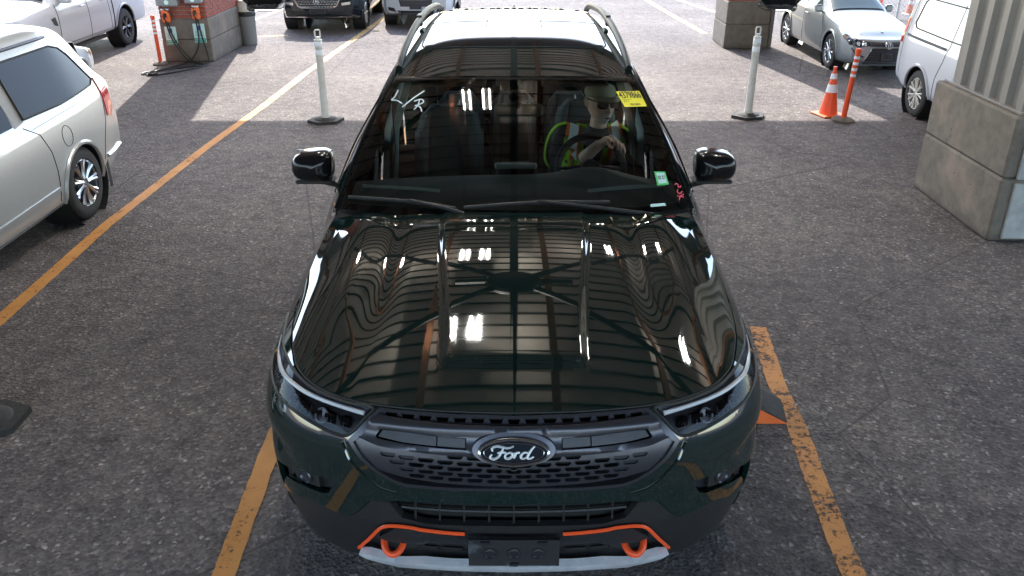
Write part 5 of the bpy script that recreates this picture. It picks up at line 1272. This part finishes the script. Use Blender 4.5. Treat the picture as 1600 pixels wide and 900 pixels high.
def charger(x, z, lbl, drop):
    t = thing('ev_charger', lbl, 'charger', (x, 11.44, z), 0, 'orange wall chargers')
    MB().box((0, -.02, 0), (.125, .075, .19), bev=.02).build('charger_case', M['orange_p'], t, True)
    MB().box((0, -.062, .02), (.05, .02, .06), bev=.008).build('socket', M['ink'], t); MB().box((0, -.025, .105), (.12, .07, .02), bev=.006).build('charger_cap', M['reflect'], t)
    b = MB(); b.tube([(0, -.06, .03), (0, -.10, .02), (.005, -.11, -.04)], [.02, .022, .014], 8); b.build('plug', M['black'], t, True)
    for k, P in enumerate(drop): MB().tube(_spline([(0, 0, 0)]+P, 8) if False else [tuple(p) for p in np.array(curvy(P, 6, False))] if False else [tuple(p) for p in _spline(P, 6)], .011, 6).build('cable', M['black'], t, True)
charger(-5.475, .715, 'left orange wall charger on the brick, next to the striped post', [
    [(.0, -.07, -.05), (.02, -.05, -.25), (.10, -.06, -.45), (.28, -.12, -.66), (.50, -.2, -.70), (.58, -.32, -.703), (.3, -.50, -.703), (-.08, -.80, -.703), (-.12, -1.0, -.703), (.1, -.95, -.703)],
    [(.03, -.06, -.08), (.06, -.05, -.28), (.16, -.06, -.48), (.33, -.10, -.67), (.42, -.30, -.703), (.2, -.50, -.703), (-.02, -.82, -.703)]])
charger(-5.00, .760, 'right orange wall charger on the brick, near the sunlit corner', [
    [(.0, -.07, -.05), (.0, -.05, -.3), (-.02, -.06, -.48), (-.12, -.09, -.66), (-.25, -.16, -.745), (-.35, -.45, -.748), (-.52, -.9, -.748), (-.40, -1.1, -.748), (.02, -.60, -.748), (.14, -.30, -.748), (.10, -.16, -.748)],
    [(.03, -.06, -.08), (.05, -.04, -.35), (.10, -.05, -.62), (.12, -.10, -.74), (.16, -.24, -.748), (.12, -.38, -.748)]])
for x0, x1, z, l in ((-5.58, -5.24, .95, 'grey electrical box with an oval label above the left charger'), (-5.13, -4.87, .99, 'grey electrical box with an oval label above the right charger')):
    t = thing('electrical_box', l, 'electrical box', ((x0+x1)/2, 11.42, z), 0, 'grey boxes on the brick pillar'); MB().box((0, 0, 0), (x1-x0, .12, .15), bev=.01).build('enclosure', M['grey_box'], t)
    MB().lathe([(.035, 0), (.035, .004)], (0, -.062, -.02), (0, -1, 0), 16).build('oval_label', M['mint_sign'], t)
    MB().tube([((x0-x1)*.4, -.02, -.07), ((x0-x1)*.2, -.05, -.12), (0, -.03, -.16), (.06, -.02, -.24)], .008, 6).build('wire', M['ink'], t, True)
# litter bin
t = thing('litter_bin', 'grey litter bin behind the sunlit side of the charger pillar', 'bin', (-4.74, 13.15, 0))
MB().lathe([(.115, 0), (.13, .03), (.145, .50), (.15, .51)], n=20).build('bin_body', M['grey_box'], t, True)
MB().lathe([(.155, .49), (.16, .53), (.15, .56), (.14, .57)], n=20).build('bag_rim', M['black'], t, True)
MB().lathe([(.14, .56), (.145, .70), (.11, .76), (.0, .78)], n=20, cap=False).build('bin_lid', M['white_p'], t, True)

# chain link fence beyond the sedan
t = thing('chain_link_fence', 'grey chain link fence running behind the silver sedan and the van', 'fence', (9.2, 16.2, 0))
b = MB(); pitch = .085; X0, X1, H_ = -3.2, 3.4, 1.9
n = int((X1-X0)/pitch)
for i in range(-int(H_/pitch), n):
    for s in (1, -1):
        a = X0+i*pitch; za, zb_ = 0, H_
        if a < X0: za = X0-a
        xa = a+za; xb = a+H_
        if xb > X1: zb_ = H_-(xb-X1); xb = X1
        if zb_ <= za: continue
        p, q = (xa, 0, za), (xb, 0, zb_)
        if s < 0: p, q = (X0+X1-xa, .004, za), (X0+X1-xb, .004, zb_)
        b.tube([p, q], .0042, 3, cap=False)
struct(b.build('wire_mesh', M['steel'], t), 'stuff')
for x in (-3.2, -1.06, 1.1, 3.4): MB().cyl((x, .02, 0), (x, .02, 2.0), .028, n=10).build('fence_post', M['steel'], t, True)
MB().cyl((X0, .02, 1.95), (X1, .02, 1.95), .018, n=8).build('top_rail', M['steel'], t, True)
# dark fixtures on the camera beam, seen in the top corners
for x, l in ((-0.362, 'small dark lamp head hanging at the top edge left of the roof rail'), (0.385, 'small dark lamp head hanging at the top edge over the right brick pillar')):
    t = thing('lamp_head', l, 'lamp', (x, -.95, 2.407)); MB().box((0, 0, .035), (.062, .06, .07), bev=.014).build('lamp_shell', M['gloss_black'], t, True)
    MB().box((0, 0, .003), (.046, .045, .012), bev=.003).build('lamp_window', M['tint'], t); MB().cyl((0, 0, .07), (0, 0, 3.2), .004, n=8).build('stem', M['seam'], t)

# ---------------------------------------------------------------- the driver
def skin_mesh(name, nodes, links, m, parent, lvl=2, root=0):
    """continuous body grown round joints: nodes = (x, y, z, rx[, ry])"""
    me = bpy.data.meshes.new(name); me.from_pydata([n_[:3] for n_ in nodes], links, []); o = bpy.data.objects.new(name, me); COL.objects.link(o)
    md = o.modifiers.new('skin', 'SKIN'); md.use_smooth_shade = True
    for i, v in enumerate(me.skin_vertices[0].data):
        n_ = nodes[i]; v.radius = (n_[3], n_[4] if len(n_) > 4 else n_[3]); v.use_root = (i == root)
    sb = o.modifiers.new('sub', 'SUBSURF'); sb.levels = lvl; sb.render_levels = lvl
    dg = bpy.context.evaluated_depsgraph_get(); dg.update(); new = bpy.data.meshes.new_from_object(o.evaluated_get(dg))
    bpy.data.objects.remove(o); new.materials.clear(); new.materials.append(m); new.polygons.foreach_set('use_smooth', [True]*len(new.polygons))
    o = bpy.data.objects.new(name, new); COL.objects.link(o); o.parent = parent; return o
M['skin'] = speck('skin', (.74, .47, .36), (.86, .58, .46), 30, .5, .08, .002)
M['shirt'] = speck('black_shirt', (.018, .018, .020), (.034, .034, .036), 30, .85, .25, .004)
M['lime'] = speck('lime_fabric', (.42, .85, .04), (.52, .95, .07), 60, .7, .15, .003)
M['orange_f'] = mat('orange_fabric', (.95, .22, .03), .7)
M['silverf'] = mat('reflective_tape', (.80, .93, .95), .35)
M['khaki'] = speck('khaki_cap', (.30, .31, .20), (.40, .41, .28), 80, .85, .2, .003)
M['beard'] = speck('grey_hair', (.60, .58, .56), (.85, .83, .80), 220, .8, .5, .004)
M['jean'] = mat('dark_trousers', (.03, .035, .05), .8)
PX, PY = .495, 2.93
dr = thing('person', 'driver in a lime hi-vis vest, olive cap and sunglasses holding the steering wheel', 'person', (PX, PY, .62))
def G_(x, y, z): return (x-PX, y-PY, z-.62)
hy = math.radians(25)                        # head turned towards +x
HC = np.array(G_(.520, 2.78, 1.398))
def hd(f, s, u):                             # forward, sideways(towards own left = +x side), up -> local
    return (HC[0]+f*math.sin(hy)+s*math.cos(hy), HC[1]-f*math.cos(hy)+s*math.sin(hy), HC[2]+u-.10*f)
# head as a displaced ellipsoid with a face
V = []; nU, nV = 56, 44
for j in range(nV+1):
    ph = math.pi*j/nV; 
    for i in range(nU):
        th_ = 2*math.pi*i/nU; f0 = math.cos(th_)*math.sin(ph); s0 = math.sin(th_)*math.sin(ph); u0 = math.cos(ph)
        f = f0*.100; s = s0*(.083-.012*max(0, -u0)); u = u0*(.125 if u0 < 0 else .100)
        if u0 < -.2: f += .012*max(0, f0)*min(1, (-u0-.2)*2); s *= 1-.16*(-u0-.2)
        fr = max(0, f0)
        g = lambda su, sv, w1, w2, a: a*math.exp(-((s0-su)/w1)**2-((u0-sv)/w2)**2)*(1 if f0 > 0 else 0)
        f += g(0, -.12, .13, .20, .020)+g(0, -.24, .16, .09, .016)                 # nose
        f -= g(.36, .06, .20, .12, .012)+g(-.36, .06, .20, .12, .012)              # sockets
        f += g(0, .20, .6, .09, .006)+g(0, -.50, .22, .05, .008)+g(0, -.62, .22, .05, .007)-g(0, -.56, .24, .025, .006)  # brow, lips
        f += g(0, -.80, .25, .14, .016); s += (g(.55, -.22, .25, .25, .006)-g(-.55, -.22, .25, .25, .006))
        V.append(hd(f, s, u))
F = [[j*nU+i, (j+1)*nU+i, (j+1)*nU+(i+1) % nU, j*nU+(i+1) % nU] for j in range(nV) for i in range(nU)]
head = newobj('head', V, F, M['skin'], dr, True)
for s in (1, -1):
    b = MB(); b.tube([hd(-.008, s*.078, .020), hd(-.022, s*.086, .022), hd(-.030, s*.087, .0), hd(-.022, s*.083, -.022), hd(-.008, s*.077, -.028)], [.006, .008, .008, .008, .006], 8); b.ball(hd(-.014, s*.079, 0), .02, 10, 8, (.45, .9, 1.1)); b.build('ear', M['skin'], head, True)
b = MB(); b.tube([hd(.100, -.024, -.070), hd(.110, 0, -.071), hd(.100, .024, -.070)], [.003, .0045, .003], 6); b.build('mouth', mat('lips', (.30, .09, .08), .5), head, True)
# goatee: the chin and upper-lip faces of the head pushed out a little
def is_beard(i, j):
    th_ = 2*math.pi*(i+.5)/nU; ph = math.pi*(j+.5)/nV; f0 = math.cos(th_)*math.sin(ph); s0 = math.sin(th_)*math.sin(ph); u0 = math.cos(ph)
    if f0 < -.1 or u0 > -.36: return False
    if -.62 < u0 < -.46 and abs(s0) < .21: return False
    return abs(s0) < .40 if u0 > -.62 else abs(s0) < .46
sel = [(i, j) for j in range(nV) for i in range(nU) if is_beard(i, j)]
mp = {}; BV = []; BF = []
for i, j in sel:
    q = []
    for a_, b_ in ((i, j), (i, j+1), ((i+1) % nU, j+1), ((i+1) % nU, j)):
        k = b_*nU+a_
        if k not in mp: mp[k] = len(BV); p = np.array(V[k]); d = p-HC; BV.append(tuple(p+d/np.linalg.norm(d)*random.uniform(.004, .009)))
        q.append(mp[k])
    BF.append(q)
newobj('beard', BV, BF, M['beard'], head, True)
# cap
b = MB(); V = []; n = 28
for k, (rf, u) in enumerate(((1.0, .034), (1.04, .046), (1.02, .066), (.90, .088), (.64, .102), (.30, .110), (.0, .112))):
    for i in range(n):
        a = 2*math.pi*i/n; V.append(hd(math.cos(a)*.107*rf-.004, math.sin(a)*.086*rf, u+.012*math.cos(a)))
F = [[k*n+i, k*n+(i+1) % n, (k+1)*n+(i+1) % n, (k+1)*n+i] for k in range(6) for i in range(n)]
cap_ = newobj('cap', V, F, M['khaki'], dr, True)
V = []
for r, dz in ((.096, .052), (.130, .058), (.172, .052)):
    for i in range(15):
        a = -1.05+2.1*i/14; V.append(hd(math.cos(a)*(r if r > .1 else .100)*(1-.05*abs(a)) , math.sin(a)*min(r, .105)*.92, dz-.012*abs(a)**2))
b = MB(); b.add(V, [[k*15+i, k*15+i+1, (k+1)*15+i+1, (k+1)*15+i] for k in range(2) for i in range(14)]); b.add([(x, y, z-.006) for x, y, z in V], [[k*15+i, (k+1)*15+i, (k+1)*15+i+1, k*15+i+1] for k in range(2) for i in range(14)]); b.build('cap_brim', M['khaki'], cap_, True)
# sunglasses
sg_ = MB()
for s in (1, -1):
    P = [(s*(.037+.033*math.copysign(abs(math.cos(a))**.6, math.cos(a))), .012+.025*math.copysign(abs(math.sin(a))**.6, math.sin(a))) for a in np.linspace(0, 2*math.pi, 21)[:-1]]
    Vf = [hd(.108-.9*(abs(x)-.03)**2*10 if abs(x) > .03 else .108, x, z) for x, z in P]; Vb = [hd(.100-.9*(abs(x)-.03)**2*10 if abs(x) > .03 else .100, x, z) for x, z in P]
    k = len(P); sg_.add(Vf+Vb, [list(range(k)), list(range(2*k-1, k-1, -1))]+[[i, (i+1) % k, k+(i+1) % k, k+i] for i in range(k)])
    sg_.tube([hd(.100, s*.064, .026), hd(.06, s*.080, .026), hd(-.005, s*.084, .022)], .004, 6)
sg_.tube([hd(.108, -.012, .020), hd(.113, 0, .022), hd(.108, .012, .020)], .004, 6)
sg_.build('sunglasses', M['gloss_black'], dr, True)
MB().tube([tuple(HC+np.array([-.004, .025, -.20])), tuple(HC+np.array([0, .015, -.10])), tuple(HC+np.array([.004, .01, -.04]))], [.058, .050, .050], 18).build('neck', M['skin'], head, True)
MB().tube([tuple(HC+np.array([-.010, .05, -.245])), tuple(HC+np.array([-.004, .028, -.185])), tuple(HC+np.array([-.002, .022, -.150]))], [.105, .070, .060], 20, cap=False).build('collar', M['shirt'], dr, True)
# shirt: torso and sleeves in one continuous mesh
sh = [G_(.50, 3.02, .66)+(.17, .12), G_(.50, 3.02, .85)+(.175, .12), G_(.495, 2.99, 1.02)+(.18, .12), G_(.50, 2.95, 1.125)+(.15, .10), G_(.507, 2.885, 1.225)+(.078, .072),
      G_(.33, 2.95, 1.14)+(.075,), G_(.27, 2.86, 1.05)+(.068,), G_(.285, 2.72, .985)+(.060,), G_(.37, 2.60, 1.05)+(.050,), 
      G_(.66, 2.95, 1.13)+(.075,), G_(.74, 2.90, 1.03)+(.066,), G_(.78, 2.82, .90)+(.058,), G_(.76, 2.70, .82)+(.050,)]
torso = skin_mesh('shirt', sh, [(0, 1), (1, 2), (2, 3), (3, 4), (3, 5), (5, 6), (6, 7), (7, 8), (3, 9), (9, 10), (10, 11), (11, 12)], M['shirt'], dr)
# forearm and hands: palm with five separate fingers curled over the rim
def hand(base_pts, palm, fingers, thumb, name):
    nodes = [G_(*p[:3])+(p[3],) for p in base_pts]; links = [(i, i+1) for i in range(len(nodes)-1)]
    w = len(nodes)-1; nodes.append(G_(*palm[:3])+(palm[3], palm[4])); pi_ = len(nodes)-1; links.append((w, pi_))
    o = skin_mesh(name, nodes, links, M['skin'], dr, 2)
    bm = bmesh.new(); bm.from_mesh(o.data)
    for ch in list(fingers)+[thumb]:
        q = skin_mesh('tmp', [G_(*p[:3])+(p[3],) for p in ch], [(i, i+1) for i in range(len(ch)-1)], M['skin'], dr, 2); bm.from_mesh(q.data); bpy.data.objects.remove(q)
    bm.to_mesh(o.data); bm.free(); o.data.polygons.foreach_set('use_smooth', [True]*len(o.data.polygons)); return o
K0 = np.array([.565, 2.465, 1.262])       # knuckle line start (index side) -> little finger side runs down the rim
fing = []
for i, (ln, dr_) in enumerate(((.95, 0), (1.05, 1), (1.0, 2), (.82, 3))):
    k0 = K0+np.array([.0175, -.010, -.013])*i*1.05
    fing.append([(k0[0]-.012, k0[1]+.03, k0[2]-.002, .0105), (k0[0], k0[1], k0[2]+.006, .0112), (k0[0]+.006, k0[1]-.030*ln, k0[2]-.002, .0098), (k0[0]+.012, k0[1]-.042*ln, k0[2]-.026*ln, .0090), (k0[0]+.012, k0[1]-.034*ln, k0[2]-.048*ln, .0078)])
th1 = [(.560, 2.50, 1.235, .013), (.545, 2.462, 1.232, .012), (.552, 2.430, 1.222, .0105), (.568, 2.405, 1.214, .009)]
hand([(.40, 2.585, 1.085, .044), (.455, 2.555, 1.15, .038), (.515, 2.535, 1.215, .030)], (.565, 2.495, 1.248, .040, .020), fing, th1, 'right_hand')
K1 = np.array([.335, 2.43, .985])
fing = [[(.70, 2.55-.018*i, .84, .010), (.672, 2.54-.018*i, .852, .010), (.65, 2.54-.018*i, .838, .009), (.648, 2.545-.018*i, .818, .008)] for i in range(4)]
hand([(.765, 2.70, .82, .040), (.755, 2.62, .825, .032), (.745, 2.56, .83, .028)], (.725, 2.52, .838, .034, .018), fing, [(.74, 2.56, .85, .012), (.715, 2.575, .865, .010), (.695, 2.57, .862, .009)], 'left_hand')
for s, x in ((1, .60), (-1, .39)):
    skin_mesh('trouser_leg', [G_(x, 3.0, .66)+(.10,), G_(x, 2.62, .72)+(.085,), G_(x, 2.36, .60)+(.065,), G_(x, 2.28, .30+.12)+(.05,)], [(0, 1), (1, 2), (2, 3)], M['jean'], dr, 1)
    MB().box(G_(x, 2.22, .43), (.09, .24, .08), bev=.03).build('shoe', M['black'], dr, True)
# vest: two front panels and a back laid over the torso
from mathutils.bvhtree import BVHTree
tb = BVHTree.FromPolygons([v.co.copy() for v in torso.data.vertices], [list(p.vertices) for p in torso.data.polygons])
def on_torso(x, z, off=.012):
    """front of the torso met along y at (x, z), pushed out by off"""
    l = Vector(G_(x, 0, z)); l.y = -1.0
    h = tb.ray_cast(l, Vector((0, 1, 0)))
    if h[0] is None: return None
    return h[0]+h[1]*off
def vest_fn(off):
    def f(x, z, o=0):
        for k in range(12):
            p = on_torso(x+(.5-x)*.05*k, min(z, 1.21), off+o)
            if p is not None: return (p.x+(x-(x+(.5-x)*.05*k))*.6, p.y, p.z+max(0, z-1.21))
        return G_(x, 2.9, z)
    return f
vo = bpy.data.objects.new('vest', None); COL.objects.link(vo); vo.parent = dr
LP = [(.455, 1.22), (.435, 1.10), (.45, .98), (.47, .70), (.28, .70), (.29, .98), (.30, 1.06), (.31, 1.14), (.36, 1.20), (.40, 1.225)]
RP = [(.555, 1.22), (.570, 1.10), (.53, .98), (.50, .70), (.71, .70), (.71, .98), (.70, 1.06), (.69, 1.13), (.645, 1.20), (.60, 1.225)]
for P in (LP, RP): patch('vest_panel', P, vest_fn(.016), M['lime'], vo, .02, thick=.006)
def strip(P, w, m, off, nm):
    b = MB(); Q = dens(P+P[::-1], .02)[:]; n = int(len(Q)/2); Q = []
    for a, c_ in zip(P[:-1], P[1:]):
        k = max(1, int(math.hypot(c_[0]-a[0], c_[1]-a[1])/.015)); Q += [(a[0]+(c_[0]-a[0])*i/k, a[1]+(c_[1]-a[1])*i/k) for i in range(k)]
    Q.append(P[-1]); V = []; f = vest_fn(off)
    for i, q in enumerate(Q):
        a = Q[max(0, i-1)]; c_ = Q[min(len(Q)-1, i+1)]; d = Vector((c_[0]-a[0], c_[1]-a[1])).normalized(); nx, nz = -d.y*w/2, d.x*w/2
        V += [f(q[0]+nx, q[1]+nz), f(q[0]-nx, q[1]-nz)]
    newobj(nm, V, [[2*i, 2*i+1, 2*i+3, 2*i+2] for i in range(len(Q)-1)], m, vo, True)
for P in ([(.385, 1.205), (.375, 1.12), (.378, 1.02), (.385, .94)], [(.615, 1.205), (.63, 1.12), (.622, 1.02), (.615, .96)]):
    strip(P, .084, M['orange_f'], .030, 'orange_band'); strip(P, .046, M['silverf'], .038, 'reflective_tape')
for x0, x1 in ((.32, .44), (.565, .675)): strip([(x0, .985), (x1, .985)], .035, M['grey_box'], .044, 'cross_tape')
# open arm holes of the vest: a lime edge that loops round each shoulder
MB().tube([tuple(p) for p in _spline([G_(.33, 2.93, 1.225), G_(.265, 2.93, 1.20), G_(.215, 2.93, 1.12), G_(.20, 2.90, 1.0), G_(.25, 2.90, .93), G_(.30, 2.86, .95)], 5)], .020, 6, flat=.5).build('vest_edge', M['lime'], vo, True)
MB().tube([tuple(p) for p in _spline([G_(.665, 2.92, 1.215), G_(.72, 2.92, 1.17), G_(.735, 2.90, 1.08), G_(.72, 2.86, .98), G_(.69, 2.85, .92)], 5)], .020, 6, flat=.5).build('vest_edge', M['lime'], vo, True)
